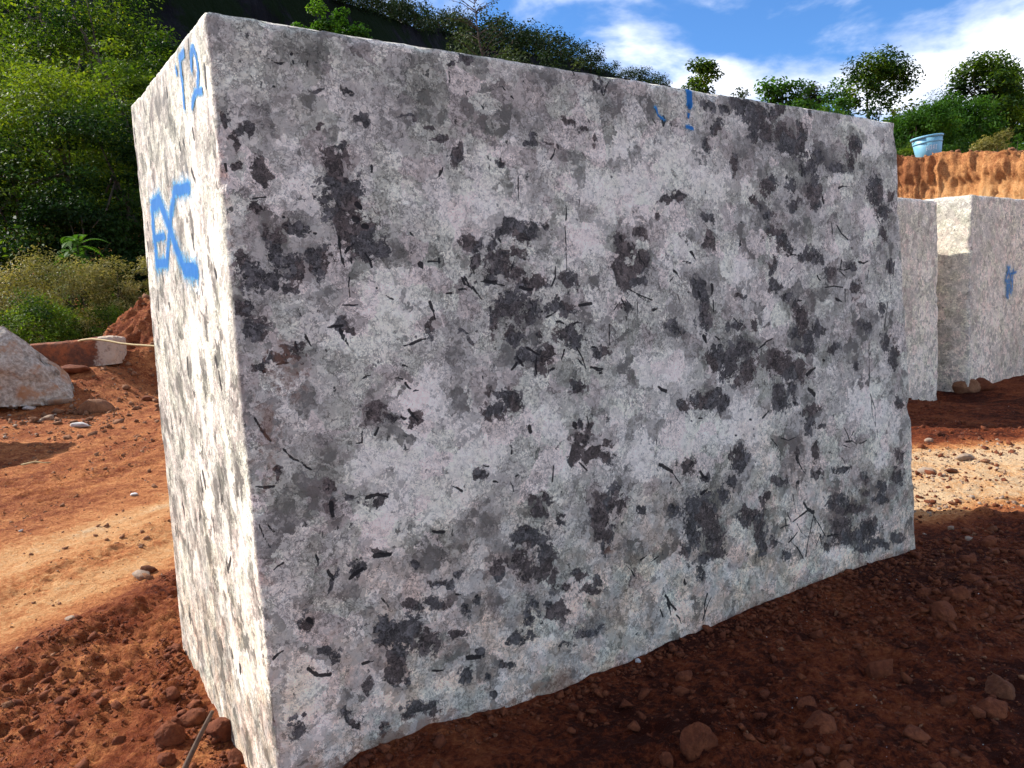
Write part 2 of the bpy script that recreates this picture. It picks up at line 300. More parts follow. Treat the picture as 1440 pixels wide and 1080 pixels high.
DARK = '0.337 1.650 0.047 0.016 85;0.290 1.607 0.075 0.043 82;0.308 1.546 0.086 0.060 80;0.380 1.440 0.068 0.058 -169;0.420 1.424 0.040 0.038 51;0.325 1.476 0.061 0.042 -175;0.182 1.456 0.047 0.022 -178;0.132 1.410 0.051 0.040 79;0.231 1.387 0.057 0.039 83;0.166 1.367 0.038 0.028 -177;0.109 1.445 0.033 0.022 82;0.085 1.504 0.027 0.021 76;0.107 1.609 0.029 0.025 66;0.050 1.615 0.019 0.016 -135;0.050 1.341 0.040 0.038 49;0.101 1.343 0.030 0.028 -138;0.137 1.327 0.019 0.015 80;0.030 1.370 0.027 0.021 80;0.030 1.266 0.033 0.031 57;0.056 1.213 0.040 0.026 177;0.274 1.212 0.027 0.020 85;0.295 1.193 0.019 0.016 85;0.688 1.430 0.034 0.029 -171;0.712 1.381 0.034 0.020 85;0.762 1.387 0.025 0.021 -174;0.759 1.327 0.036 0.021 180;0.553 1.177 0.019 0.019 84;0.676 1.687 0.033 0.014 85;0.855 1.477 0.039 0.022 -178;0.912 1.449 0.049 0.039 -174;0.832 1.443 0.047 0.022 -179;0.690 1.436 0.034 0.021 -178;0.774 1.413 0.025 0.021 -173;0.812 1.365 0.057 0.035 -180;0.879 1.375 0.037 0.022 -180;0.798 1.335 0.057 0.030 179;0.871 1.327 0.032 0.022 -180;0.921 1.301 0.055 0.027 179;1.062 1.304 0.046 0.028 179;0.982 1.474 0.022 0.018 -174;0.842 1.224 0.079 0.053 178;0.917 1.220 0.045 0.044 85;0.775 1.197 0.039 0.031 87;0.853 1.143 0.043 0.036 174;1.026 1.222 0.063 0.023 177;1.054 1.135 0.058 0.037 176;0.943 1.131 0.028 0.023 174;0.931 1.056 0.050 0.041 171;0.872 1.079 0.038 0.022 175;0.971 1.078 0.028 0.023 172;1.314 1.417 0.058 0.034 -179;1.387 1.483 0.033 0.024 -177;1.286 1.456 0.034 0.031 70;1.394 1.390 0.044 0.040 82;1.292 1.358 0.070 0.029 179;1.316 1.316 0.065 0.029 179;1.392 1.307 0.040 0.020 179;1.559 1.133 0.047 0.041 170;1.681 1.190 0.079 0.037 89;1.672 1.279 0.042 0.022 89;1.203 1.079 0.044 0.024 175;1.169 1.089 0.031 0.024 173;1.307 1.229 0.039 0.024 177;1.079 0.963 0.042 0.033 169;0.828 0.957 0.038 0.031 166;1.750 1.023 0.062 0.048 171;1.828 0.981 0.065 0.059 153;1.559 0.870 0.029 0.021 169;1.693 0.864 0.077 0.043 172;1.770 0.833 0.048 0.043 151;1.511 1.576 0.035 0.015 -178;1.719 1.538 0.060 0.013 -179;1.759 1.453 0.037 0.023 88;1.473 1.533 0.020 0.014 86;0.819 0.949 0.049 0.044 155;0.752 0.912 0.042 0.031 169;0.761 0.982 0.021 0.013 172;1.074 0.837 0.019 0.012 91;1.113 0.825 0.034 0.015 89;1.095 0.778 0.043 0.029 167;1.145 0.717 0.044 0.034 162;1.202 0.739 0.026 0.020 163;1.207 0.688 0.032 0.020 167;1.079 0.744 0.025 0.023 131;0.707 0.716 0.031 0.022 164;0.910 0.568 0.042 0.036 139;0.941 0.610 0.035 0.023 163;0.889 0.603 0.023 0.018 155;1.170 0.569 0.064 0.034 166;1.229 0.596 0.033 0.020 166;1.146 0.518 0.048 0.041 126;1.250 0.537 0.037 0.031 115;1.208 0.468 0.026 0.015 164;1.144 0.448 0.039 0.031 106;1.348 0.505 0.035 0.020 165;1.516 0.460 0.038 0.031 148;1.612 0.611 0.039 0.032 154;1.607 0.421 0.083 0.052 95;1.664 0.410 0.085 0.061 100;1.693 0.866 0.038 0.027 169;1.570 0.866 0.029 0.021 169;0.864 0.494 0.057 0.032 164;0.995 0.523 0.024 0.019 155;1.180 0.562 0.064 0.039 165;1.152 0.504 0.046 0.038 146;1.175 0.437 0.046 0.031 97;1.164 0.393 0.028 0.023 131;0.819 0.421 0.053 0.042 107;0.922 0.405 0.063 0.040 94;0.836 0.370 0.042 0.035 133;0.900 0.354 0.047 0.032 156;0.962 0.327 0.054 0.023 90;0.877 0.468 0.035 0.027 151;0.828 0.490 0.030 0.026 126;0.966 0.222 0.044 0.018 90;0.881 0.257 0.036 0.027 147;0.937 0.235 0.036 0.028 110;0.843 0.231 0.034 0.017 91;1.062 0.341 0.033 0.027 134;1.111 0.266 0.045 0.024 161;1.000 0.306 0.031 0.019 159;1.144 0.291 0.026 0.019 101;1.683 0.406 0.089 0.069 152;1.721 0.322 0.077 0.063 138;1.613 0.359 0.049 0.041 135;1.680 0.252 0.080 0.038 164;1.648 0.189 0.057 0.031 94;1.567 0.319 0.039 0.026 158;1.727 0.222 0.049 0.022 164;1.597 0.458 0.031 0.021 160;1.783 0.452 0.047 0.039 113;1.686 0.544 0.024 0.021 141;1.593 0.609 0.031 0.026 149;1.904 0.348 0.045 0.038 136;1.083 0.107 0.064 0.020 163;1.043 0.118 0.039 0.024 155;0.812 0.179 0.046 0.023 160;0.976 0.100 0.043 0.014 162;0.206 0.720 0.028 0.024 103;0.348 0.718 0.031 0.014 168;0.269 0.512 0.027 0.023 134;0.197 0.519 0.020 0.012 91;0.341 0.552 0.033 0.012 166;0.123 0.420 0.029 0.023 107;0.457 0.500 0.024 0.017 157;0.573 0.433 0.025 0.017 157;0.523 0.418 0.039 0.017 164;0.342 0.306 0.067 0.052 142;0.414 0.292 0.067 0.046 153;0.476 0.245 0.057 0.045 137;0.375 0.220 0.044 0.031 100;0.507 0.360 0.059 0.022 164;0.426 0.370 0.038 0.021 160;0.171 0.299 0.032 0.026 128;0.647 0.335 0.022 0.017 143;0.591 0.315 0.027 0.021 141;0.561 0.232 0.026 0.017 153;0.644 0.150 0.043 0.018 160;0.741 0.381 0.022 0.018 147;0.756 0.412 0.047 0.021 90;0.747 0.094 0.034 0.018 157;0.444 0.037 0.055 0.030 154;0.488 0.042 0.033 0.023 104;0.402 0.031 0.035 0.024 144;0.215 0.097 0.043 0.017 135;0.244 0.059 0.018 0.012 148;0.072 0.102 0.030 0.021 103;0.189 0.271 0.030 0.023 110;0.272 0.179 0.030 0.017 93;0.366 0.192 0.033 0.025 116;0.585 0.098 0.033 0.020 96;0.674 0.074 0.025 0.019 117;0.310 0.024 0.028 0.021 113;0.395 0.148 0.022 0.014 95;0.098 0.138 0.011 0.008 105;0.683 -0.003 0.020 0.015 111;1.966 1.954 0.122 0.036 -174;2.048 1.927 0.125 0.037 -174;1.907 1.966 0.079 0.026 -174;2.132 1.948 0.060 0.027 -173;2.006 1.857 0.059 0.052 -155;2.077 1.857 0.065 0.050 82;2.175 1.857 0.079 0.049 -173;2.241 1.828 0.090 0.055 -174;2.286 1.865 0.046 0.039 -165;2.184 1.811 0.062 0.027 -175;1.770 1.847 0.046 0.035 -167;1.720 1.793 0.026 0.022 74;1.734 1.920 0.038 0.030 -164;1.828 1.921 0.039 0.025 -170;1.872 1.730 0.052 0.031 87;2.388 1.801 0.052 0.047 74;2.332 1.755 0.056 0.045 -171;2.273 1.746 0.045 0.027 88;2.460 1.762 0.048 0.029 -175;2.647 1.871 0.062 0.041 -173;2.607 1.800 0.054 0.050 69;2.523 1.751 0.069 0.029 -176;2.332 1.670 0.065 0.040 -176;2.205 1.665 0.044 0.028 -176;2.066 1.659 0.051 0.033 -176;2.241 1.605 0.054 0.028 -178;2.365 1.614 0.040 0.038 80;2.074 1.545 0.051 0.022 -178;1.983 1.616 0.038 0.025 87;2.024 1.585 0.034 0.027 -174;1.564 1.597 0.049 0.020 -178;1.726 1.538 0.060 0.021 -179;1.751 1.453 0.031 0.030 70;2.065 1.476 0.043 0.033 -178;2.151 1.440 0.056 0.053 87;2.792 1.673 0.092 0.054 90;2.848 1.576 0.066 0.050 -179;2.920 1.631 0.050 0.034 91;2.850 1.482 0.044 0.044 148;2.341 1.975 0.019 0.014 -168;2.332 1.391 0.094 0.041 179;2.173 1.406 0.062 0.034 180;2.613 1.328 0.062 0.031 179;2.462 1.316 0.049 0.042 175;2.655 1.241 0.063 0.049 174;2.085 1.343 0.034 0.026 90;2.106 1.266 0.040 0.035 94;2.172 1.227 0.054 0.017 178;1.900 1.245 0.028 0.019 177;2.217 1.177 0.029 0.027 106;1.681 1.179 0.058 0.034 90;1.646 1.280 0.065 0.029 89;1.882 1.128 0.049 0.022 176;1.977 1.132 0.028 0.025 99;1.822 1.113 0.027 0.024 97;2.263 1.122 0.053 0.046 99;2.226 1.066 0.064 0.029 175;2.381 1.071 0.068 0.030 176;2.710 1.082 0.075 0.031 176;1.922 1.015 0.075 0.055 171;1.852 0.993 0.065 0.033 174;1.933 0.931 0.059 0.050 163;1.753 0.996 0.047 0.027 174;1.755 1.050 0.039 0.016 175;1.879 0.894 0.033 0.028 163;2.126 0.942 0.107 0.058 173;2.216 0.905 0.101 0.059 172;2.286 1.003 0.094 0.030 175;2.112 0.827 0.054 0.046 159;2.193 0.827 0.047 0.040 155;2.082 0.989 0.044 0.029 173;2.309 1.046 0.057 0.041 172;1.701 0.852 0.062 0.043 169;1.790 0.834 0.044 0.032 95;1.637 0.886 0.038 0.021 172;1.751 0.887 0.039 0.022 172;1.581 0.865 0.023 0.021 144;2.309 0.731 0.077 0.030 172;2.286 0.682 0.044 0.037 111;2.969 0.703 0.041 0.034 110;2.935 0.916 0.066 0.046 97;2.860 0.993 0.047 0.043 131;2.633 0.914 0.033 0.030 134;2.846 1.139 0.028 0.025 160;2.909 1.339 0.045 0.028 93;2.489 0.988 0.040 0.024 173;1.762 0.815 0.039 0.022 171;2.125 0.791 0.063 0.029 172;2.300 0.704 0.049 0.038 100;1.875 0.607 0.058 0.048 109;1.874 0.570 0.047 0.040 114;2.101 0.460 0.055 0.029 166;1.836 0.505 0.042 0.033 155;2.012 0.410 0.044 0.023 166;1.938 0.359 0.087 0.046 165;1.985 0.291 0.073 0.051 101;2.001 0.219 0.048 0.038 137;1.909 0.391 0.043 0.023 165;2.372 0.454 0.045 0.030 163;2.343 0.564 0.044 0.029 97;2.215 0.568 0.031 0.027 118;2.382 0.654 0.039 0.012 172;2.544 0.455 0.084 0.016 171;2.709 0.385 0.045 0.023 167;2.519 0.330 0.063 0.032 166;2.587 0.269 0.108 0.032 168;2.473 0.310 0.052 0.031 163;2.530 0.199 0.107 0.044 166;2.615 0.126 0.132 0.045 166;2.735 0.144 0.103 0.052 164;2.686 0.057 0.090 0.026 166;2.531 0.143 0.075 0.038 164;2.960 0.344 0.062 0.046 155;2.834 0.260 0.082 0.027 168;2.694 0.315 0.045 0.026 164;2.833 0.321 0.047 0.033 159;2.966 0.052 0.063 0.040 158;2.969 0.442 0.042 0.029 101;2.153 0.146 0.048 0.024 163;2.072 0.225 0.037 0.023 160;2.838 0.044 0.083 0.027 166;2.433 0.132 0.044 0.035 138;0.011 1.706 0.028 0.017 80;0.052 1.683 0.021 0.017 -160;0.087 1.689 0.025 0.021 66;0.032 1.656 0.021 0.017 -161;0.422 1.747 0.018 0.016 48;0.398 1.760 0.021 0.015 -167;0.517 1.789 0.044 0.010 -175;0.595 1.770 0.019 0.012 -170;0.265 1.722 0.020 0.007 -174;0.253 1.815 0.027 0.007 -174;0.352 1.825 0.029 0.009 -173;0.627 1.729 0.024 0.020 -159;0.677 1.945 0.010 0.008 -155;1.097 1.839 0.038 0.014 171;1.145 1.814 0.027 0.012 164;1.197 1.780 0.018 0.015 75;0.939 1.733 0.038 0.019 -174;0.994 1.735 0.017 0.007 -175;0.954 1.762 0.018 0.013 77;0.671 1.681 0.025 0.019 77;1.249 1.955 0.036 0.018 85;1.218 1.936 0.030 0.009 -173;1.036 1.740 0.017 0.013 -167;0.818 1.662 0.021 0.015 80;1.554 1.589 0.042 0.020 -177;0.139 1.132 0.034 0.034 158;0.091 1.126 0.022 0.019 175;0.059 1.116 0.015 0.007 175;0.364 0.948 0.035 0.028 167;0.411 0.942 0.031 0.020 171;0.474 0.939 0.023 0.021 159;0.381 0.976 0.026 0.016 172;0.551 1.171 0.021 0.017 176;0.659 1.182 0.024 0.011 177;0.681 1.142 0.017 0.015 89;0.206 0.784 0.028 0.020 92;0.276 0.747 0.025 0.016 166;0.689 0.708 0.021 0.017 154;0.069 0.842 0.021 0.015 165;0.267 1.205 0.028 0.012 177;0.287 1.194 0.016 0.016 -178;0.725 1.960 0.027 0.014 -169'
MID = '0.037 1.925 0.014 0.008 -165;0.073 1.942 0.015 0.011 -151;0.117 1.953 0.019 0.014 -149;0.030 1.894 0.014 0.010 -160;0.651 1.750 0.029 0.020 -168;0.641 1.693 0.038 0.024 -172;1.358 1.971 0.039 0.021 -170;1.439 1.417 0.047 0.030 -179;0.493 1.408 0.031 0.024 -175;1.297 0.481 0.041 0.023 165;2.440 0.761 0.060 0.037 170;2.602 1.395 0.113 0.061 179;2.611 1.495 0.061 0.048 -179;2.612 1.404 0.103 0.055 179;2.403 1.470 0.043 0.032 -179;1.202 0.308 0.067 0.035 162;1.249 0.257 0.075 0.040 161;0.270 1.915 0.176 0.071 -171;0.580 1.896 0.274 0.087 -173;0.975 1.919 0.301 0.085 -173;0.165 1.762 0.131 0.087 -167;0.812 1.798 0.230 0.093 -174;0.481 1.732 0.218 0.058 -175;1.262 1.881 0.186 0.068 -174;0.145 0.755 0.118 0.077 165;0.095 0.607 0.104 0.090 126;0.202 0.440 0.147 0.079 161;0.494 0.518 0.144 0.085 162;0.719 0.559 0.108 0.088 150;0.192 0.865 0.100 0.058 169;0.531 1.110 0.092 0.042 175;1.123 0.701 0.093 0.060 166;1.045 1.000 0.088 0.042 174;0.704 0.285 0.137 0.089 156;1.069 0.162 0.128 0.063 160;2.355 1.813 0.280 0.169 -174;1.963 1.709 0.164 0.132 -170;2.218 1.553 0.269 0.113 -179;2.356 1.176 0.238 0.148 176;2.605 1.042 0.210 0.184 161;1.914 1.058 0.206 0.165 170;2.124 0.635 0.227 0.117 169;2.613 0.307 0.328 0.191 164;1.429 1.116 0.137 0.075 176;0.786 1.309 0.180 0.130 180;0.938 1.147 0.167 0.113 176;1.338 1.367 0.162 0.097 180;1.721 1.283 0.184 0.114 89;0.070 1.257 0.110 0.072 84;0.145 1.510 0.110 0.091 73;0.467 1.517 0.119 0.087 81;0.286 1.323 0.121 0.058 179;1.628 0.513 0.230 0.108 168;0.903 0.426 0.178 0.137 151;1.271 0.396 0.203 0.101 165;1.443 0.439 0.180 0.078 167;0.569 0.161 0.156 0.087 157'
PALE = '0.191 1.577 0.049 0.029 -174;0.156 1.529 0.056 0.036 -174;0.232 1.540 0.045 0.027 82;0.504 1.577 0.056 0.035 -174;0.438 1.239 0.120 0.100 180;0.275 1.169 0.061 0.043 176;0.488 0.800 0.144 0.084 168;0.504 0.690 0.119 0.084 163;0.499 0.967 0.092 0.083 161;1.153 1.439 0.080 0.077 52;1.061 1.347 0.046 0.028 180;1.254 0.831 0.062 0.056 123;1.909 0.722 0.188 0.096 170;2.715 0.747 0.155 0.126 159;2.525 1.441 0.075 0.054 180;2.757 1.534 0.096 0.080 -179;2.214 0.256 0.094 0.077 129;2.432 0.324 0.072 0.043 163;1.954 1.650 0.054 0.048 76;0.889 0.130 0.054 0.033 156;2.062 1.104 0.056 0.040 174;2.548 1.708 0.100 0.029 -177;1.542 0.061 0.080 0.057 148;1.419 0.203 0.064 0.052 124;1.010 0.203 0.063 0.038 157;0.719 0.786 0.090 0.076 101;0.630 0.777 0.110 0.074 91;0.924 0.849 0.113 0.069 170;1.034 0.739 0.090 0.071 161;1.348 0.692 0.136 0.076 168;1.320 1.770 0.095 0.046 -174;1.221 1.626 0.184 0.069 -177;1.378 1.608 0.196 0.096 -177;1.585 1.715 0.177 0.074 -176;0.751 1.586 0.075 0.052 -173;0.798 1.524 0.102 0.030 -178;1.068 1.507 0.087 0.045 -178;1.728 1.646 0.150 0.077 -176;2.079 0.582 0.049 0.042 120;2.830 0.469 0.092 0.053 167;2.828 0.603 0.136 0.110 109;1.559 0.714 0.148 0.105 165;0.334 0.824 0.086 0.060 166;0.364 0.631 0.106 0.086 103;0.100 0.160 0.092 0.071 125;0.125 0.235 0.068 0.054 126;0.329 0.114 0.057 0.037 150;0.528 0.105 0.042 0.026 152;2.510 0.066 0.096 0.032 166;2.237 0.065 0.047 0.036 115;1.709 0.720 0.117 0.081 166;2.309 1.796 0.037 0.033 -160;2.173 1.412 0.045 0.044 88;2.672 1.952 0.155 0.035 -175;2.751 1.869 0.106 0.048 -175;0.080 1.597 0.025 0.021 -162;0.186 1.674 0.030 0.014 -174;0.242 1.400 0.020 0.018 -153;0.177 1.438 0.019 0.015 -173;0.650 1.521 0.083 0.048 84;0.780 1.671 0.051 0.033 -172;1.256 1.743 0.124 0.032 -176;2.084 1.160 0.087 0.057 176;1.877 1.332 0.081 0.080 98;1.577 1.414 0.107 0.076 -179;1.460 0.986 0.174 0.077 174;0.455 1.338 0.066 0.040 -180'
LATH = '0.026 0.984 0.062 0.918 0.0083;0.093 0.894 0.142 0.848 0.0068;0.142 0.848 0.165 0.825 0.0060;0.242 1.205 0.277 1.208 0.0067;0.277 1.198 0.297 1.153 0.0039;0.464 1.141 0.528 1.155 0.0048;0.455 1.085 0.469 1.080 0.0043;0.431 1.052 0.453 1.045 0.0064;0.460 1.034 0.476 1.014 0.0049;0.484 1.008 0.501 1.009 0.0038;0.331 1.059 0.356 1.066 0.0026;0.355 0.897 0.367 0.916 0.0107;0.298 0.880 0.311 0.878 0.0042;0.318 0.910 0.316 0.880 0.0016;0.437 0.938 0.451 0.931 0.0082;0.464 0.955 0.490 0.921 0.0099;0.094 1.116 0.124 1.119 0.0028;0.014 0.805 0.060 0.797 0.0077;0.316 0.721 0.381 0.712 0.0120;0.058 1.103 0.065 1.098 0.0046;0.150 1.173 0.157 1.144 0.0019;0.177 1.185 0.194 1.151 0.0028;0.013 0.703 0.037 0.635 0.0059;0.035 0.698 0.050 0.676 0.0069;0.157 0.588 0.162 0.559 0.0085;0.040 0.573 0.067 0.587 0.0036;0.188 0.536 0.201 0.507 0.0119;0.248 0.501 0.286 0.518 0.0111;0.272 0.552 0.282 0.539 0.0050;0.326 0.550 0.375 0.544 0.0125;0.515 0.584 0.554 0.574 0.0097;0.339 0.420 0.359 0.388 0.0059;0.607 0.161 0.651 0.148 0.0135;0.119 0.416 0.133 0.397 0.0119;0.267 0.243 0.299 0.241 0.0059;0.109 0.276 0.167 0.242 0.0089;0.016 0.330 0.046 0.346 0.0048;0.212 0.723 0.214 0.687 0.0131;0.589 0.710 0.625 0.687 0.0030;0.483 0.156 0.519 0.145 0.0032;0.578 0.372 0.600 0.364 0.0058;0.971 0.713 0.963 0.660 0.0062;1.077 0.708 1.110 0.675 0.0057;1.445 0.644 1.546 0.555 0.0130;1.496 0.557 1.505 0.568 0.0050;0.799 0.688 0.811 0.654 0.0052;0.820 0.702 0.830 0.706 0.0059;1.554 0.183 1.559 0.165 0.0181;1.654 0.584 1.667 0.561 0.0123;1.656 0.494 1.685 0.507 0.0071;1.268 0.305 1.304 0.257 0.0041;1.453 0.146 1.505 0.078 0.0088;1.461 0.117 1.478 0.064 0.0071;1.677 0.097 1.655 0.016 0.0076;1.696 0.077 1.645 -0.003 0.0057;1.424 0.099 1.437 0.068 0.0062;1.505 0.057 1.531 0.015 0.0045;1.335 0.310 1.370 0.322 0.0033;1.422 0.303 1.386 0.291 0.0034;1.061 0.843 1.071 0.824 0.0125;1.118 0.860 1.120 0.818 0.0085;0.853 1.079 0.868 1.053 0.0074;0.827 1.042 0.849 1.063 0.0031;0.720 1.030 0.722 1.021 0.0036;1.449 0.926 1.488 0.900 0.0078;0.811 0.787 0.809 0.776 0.0064;1.092 1.055 1.124 1.019 0.0041;1.144 1.023 1.197 1.013 0.0042;1.181 0.999 1.197 0.998 0.0035;0.882 0.854 0.885 0.837 0.0144;1.611 0.784 1.616 0.780 0.0118;1.654 0.788 1.672 0.786 0.0068;1.496 0.563 1.501 0.572 0.0050;1.658 0.577 1.686 0.551 0.0106;1.656 0.498 1.681 0.507 0.0071;0.982 1.029 0.989 1.031 0.0105;0.924 1.074 0.922 1.023 0.0032;0.820 0.699 0.830 0.705 0.0046;0.704 0.755 0.723 0.749 0.0075;0.737 0.699 0.753 0.693 0.0064;0.925 0.631 0.929 0.629 0.0062;0.997 0.621 1.001 0.619 0.0071;1.435 0.737 1.433 0.718 0.0040;1.072 1.553 1.069 1.506 0.0041;1.064 1.487 1.064 1.347 0.0028;0.679 1.331 0.700 1.295 0.0099;0.704 1.301 0.733 1.264 0.0050;0.656 1.294 0.683 1.293 0.0062;1.017 1.358 0.998 1.298 0.0056;0.876 1.296 0.920 1.288 0.0094;0.747 1.320 0.817 1.303 0.0051;1.326 1.278 1.435 1.237 0.0071;1.361 1.260 1.425 1.230 0.0040;1.434 1.202 1.453 1.205 0.0116;1.289 1.249 1.306 1.222 0.0078;1.256 1.210 1.275 1.230 0.0039;1.365 1.233 1.364 1.192 0.0040;1.349 1.436 1.362 1.423 0.0070;1.375 1.406 1.406 1.362 0.0063;1.544 1.339 1.572 1.310 0.0076;1.523 1.300 1.543 1.317 0.0034;1.630 1.405 1.655 1.380 0.0069;1.589 1.370 1.634 1.365 0.0051;1.745 1.225 1.744 1.184 0.0055;1.561 1.253 1.570 1.217 0.0034;1.672 1.257 1.677 1.242 0.0089;1.690 1.095 1.700 1.072 0.0110;1.454 0.926 1.488 0.908 0.0113;1.233 1.161 1.230 1.091 0.0054;1.152 1.090 1.169 1.088 0.0061;0.889 1.106 0.979 1.064 0.0056;0.850 1.080 0.871 1.050 0.0069;0.829 1.042 0.849 1.062 0.0034;0.921 1.062 0.923 1.021 0.0035;0.978 1.028 0.994 1.032 0.0087;1.023 1.060 1.037 1.091 0.0029;1.086 1.094 1.124 1.019 0.0037;1.150 1.023 1.192 1.006 0.0054;1.108 1.230 1.158 1.235 0.0103;0.970 1.198 1.010 1.215 0.0070;1.009 1.183 1.040 1.175 0.0064;1.081 1.173 1.114 1.172 0.0052;0.794 1.268 0.797 1.256 0.0052;0.953 1.218 0.957 1.217 0.0063;0.845 1.351 0.862 1.388 0.0033;0.807 1.445 0.814 1.436 0.0102;0.883 1.448 0.921 1.442 0.0078;1.296 1.456 1.304 1.440 0.0121;0.966 1.274 0.973 1.261 0.0056;0.296 1.445 0.297 1.387 0.0073;0.300 1.387 0.304 1.365 0.0063;0.310 1.405 0.337 1.427 0.0095;0.325 1.389 0.325 1.376 0.0042;0.367 1.402 0.384 1.364 0.0054;0.353 1.536 0.364 1.525 0.0125;0.345 1.493 0.355 1.490 0.0157;0.367 1.477 0.377 1.474 0.0159;0.160 1.332 0.179 1.337 0.0050;0.406 1.639 0.405 1.623 0.0052;0.560 1.378 0.599 1.378 0.0058;0.596 1.389 0.595 1.360 0.0047;0.534 1.373 0.540 1.361 0.0116;0.669 1.330 0.695 1.300 0.0086;0.734 1.317 0.786 1.315 0.0126;0.556 1.261 0.569 1.212 0.0084;0.245 1.205 0.284 1.208 0.0107;0.283 1.195 0.297 1.150 0.0049;0.482 1.145 0.534 1.156 0.0059;0.613 1.285 0.630 1.285 0.0073;0.654 1.295 0.681 1.297 0.0062;0.418 1.286 0.441 1.274 0.0034;0.316 1.339 0.312 1.285 0.0016;0.178 1.191 0.192 1.158 0.0052;0.149 1.475 0.156 1.473 0.0116;0.148 1.495 0.150 1.495 0.0029;0.072 1.538 0.107 1.544 0.0028;0.225 1.455 0.236 1.455 0.0050;0.288 1.264 0.334 1.262 0.0048;0.391 1.307 0.394 1.306 0.0050;0.618 1.638 0.614 1.621 0.0045;0.509 1.460 0.517 1.451 0.0056;0.141 1.888 0.165 1.878 0.0020;0.164 1.877 0.195 1.889 0.0032;0.172 1.878 0.175 1.877 0.0048;0.206 1.890 0.207 1.883 0.0049;0.203 1.905 0.206 1.911 0.0037;0.246 1.895 0.244 1.881 0.0041;0.406 1.641 0.406 1.624 0.0042;0.615 1.626 0.627 1.642 0.0046;0.012 1.620 0.010 1.590 0.0032;0.073 1.831 0.076 1.830 0.0047;0.149 1.820 0.153 1.819 0.0048;1.118 1.994 1.130 1.965 0.0064;1.465 1.858 1.485 1.833 0.0048;1.520 1.866 1.519 1.842 0.0181;0.891 1.634 0.889 1.561 0.0051;1.071 1.552 1.070 1.529 0.0037;1.020 1.695 1.039 1.729 0.0053;0.849 1.898 0.859 1.888 0.0037;0.880 1.872 0.893 1.863 0.0049;0.771 1.836 0.779 1.826 0.0037;0.615 1.626 0.628 1.647 0.0046;1.276 1.962 1.251 1.914 0.0056;0.928 1.922 0.930 1.921 0.0033;1.241 1.930 1.247 1.911 0.0062;2.339 1.981 2.348 1.980 0.0127;1.518 1.857 1.530 1.855 0.0167;2.476 1.522 2.482 1.478 0.0070;2.513 1.515 2.588 1.456 0.0071;2.524 1.670 2.586 1.680 0.0060;1.904 1.447 1.899 1.426 0.0076;1.636 1.407 1.649 1.391 0.0070;1.907 1.517 1.913 1.516 0.0083;2.275 1.752 2.281 1.710 0.0146;2.415 1.630 2.421 1.605 0.0097;1.635 1.404 1.658 1.375 0.0054;1.598 1.373 1.630 1.363 0.0046;1.740 1.282 1.739 1.249 0.0114;1.746 1.223 1.746 1.183 0.0049;1.669 1.258 1.673 1.245 0.0096;1.698 1.092 1.702 1.072 0.0116;2.303 0.897 2.357 0.919 0.0143;2.514 1.332 2.609 1.334 0.0062;2.514 1.328 2.564 1.301 0.0052;2.545 1.369 2.533 1.328 0.0041;2.667 1.360 2.733 1.363 0.0086;2.246 1.207 2.274 1.205 0.0077;2.685 1.267 2.691 1.266 0.0087;2.374 1.305 2.398 1.286 0.0089;2.456 1.228 2.462 1.227 0.0082;2.428 1.255 2.552 1.252 0.0041;2.565 1.244 2.565 1.190 0.0063;2.502 1.204 2.540 1.191 0.0146;2.309 0.836 2.345 0.806 0.0268;2.741 1.001 2.741 0.801 0.0069;2.749 0.768 2.786 0.608 0.0071;1.997 1.024 2.040 1.042 0.0073;2.008 1.030 2.083 1.060 0.0046;1.755 1.089 1.804 1.062 0.0067;1.855 1.154 1.895 1.128 0.0069;2.206 1.394 2.263 1.387 0.0075;2.195 1.327 2.217 1.341 0.0056;2.412 0.948 2.422 0.945 0.0147;2.211 0.787 2.221 0.784 0.0141;2.887 1.178 2.861 1.050 0.0047;2.740 1.324 2.734 1.286 0.0055;2.904 1.362 2.915 1.209 0.0058;2.947 1.361 2.934 1.297 0.0081;1.901 1.433 1.907 1.432 0.0084;2.193 0.281 2.288 0.311 0.0067;2.219 0.269 2.288 0.193 0.0058;2.162 0.199 2.219 0.231 0.0048;2.173 0.203 2.256 0.109 0.0048;2.272 0.112 2.331 0.282 0.0080;2.331 0.282 2.408 0.175 0.0069;2.375 0.189 2.331 0.113 0.0061;2.375 0.189 2.386 0.137 0.0051;2.158 0.329 2.178 0.294 0.0037;2.142 0.305 2.147 0.263 0.0037;2.112 0.270 2.173 0.272 0.0047;2.267 0.349 2.331 0.296 0.0212;2.194 0.403 2.214 0.318 0.0047;2.552 0.638 2.587 0.577 0.0070;2.587 0.584 2.622 0.615 0.0051;2.564 0.573 2.646 0.551 0.0081;2.658 0.553 2.718 0.559 0.0073;2.124 0.649 2.226 0.641 0.0044;2.065 0.656 2.129 0.581 0.0044;2.236 0.532 2.288 0.469 0.0047;2.519 0.516 2.559 0.478 0.0071;2.757 0.742 2.790 0.608 0.0053;2.797 0.599 2.801 0.555 0.0043;2.541 0.562 2.599 0.540 0.0040;2.225 0.553 2.230 0.532 0.0167;2.230 0.444 2.240 0.441 0.0151;2.013 0.504 2.018 0.502 0.0079;1.966 0.573 1.971 0.571 0.0077;2.425 0.171 2.498 0.163 0.0123;2.220 0.436 2.225 0.398 0.0047;2.013 0.747 2.052 0.771 0.0042;1.958 0.709 1.963 0.707 0.0067;1.850 0.698 1.859 0.695 0.0130;1.938 0.749 1.946 0.747 0.0116'
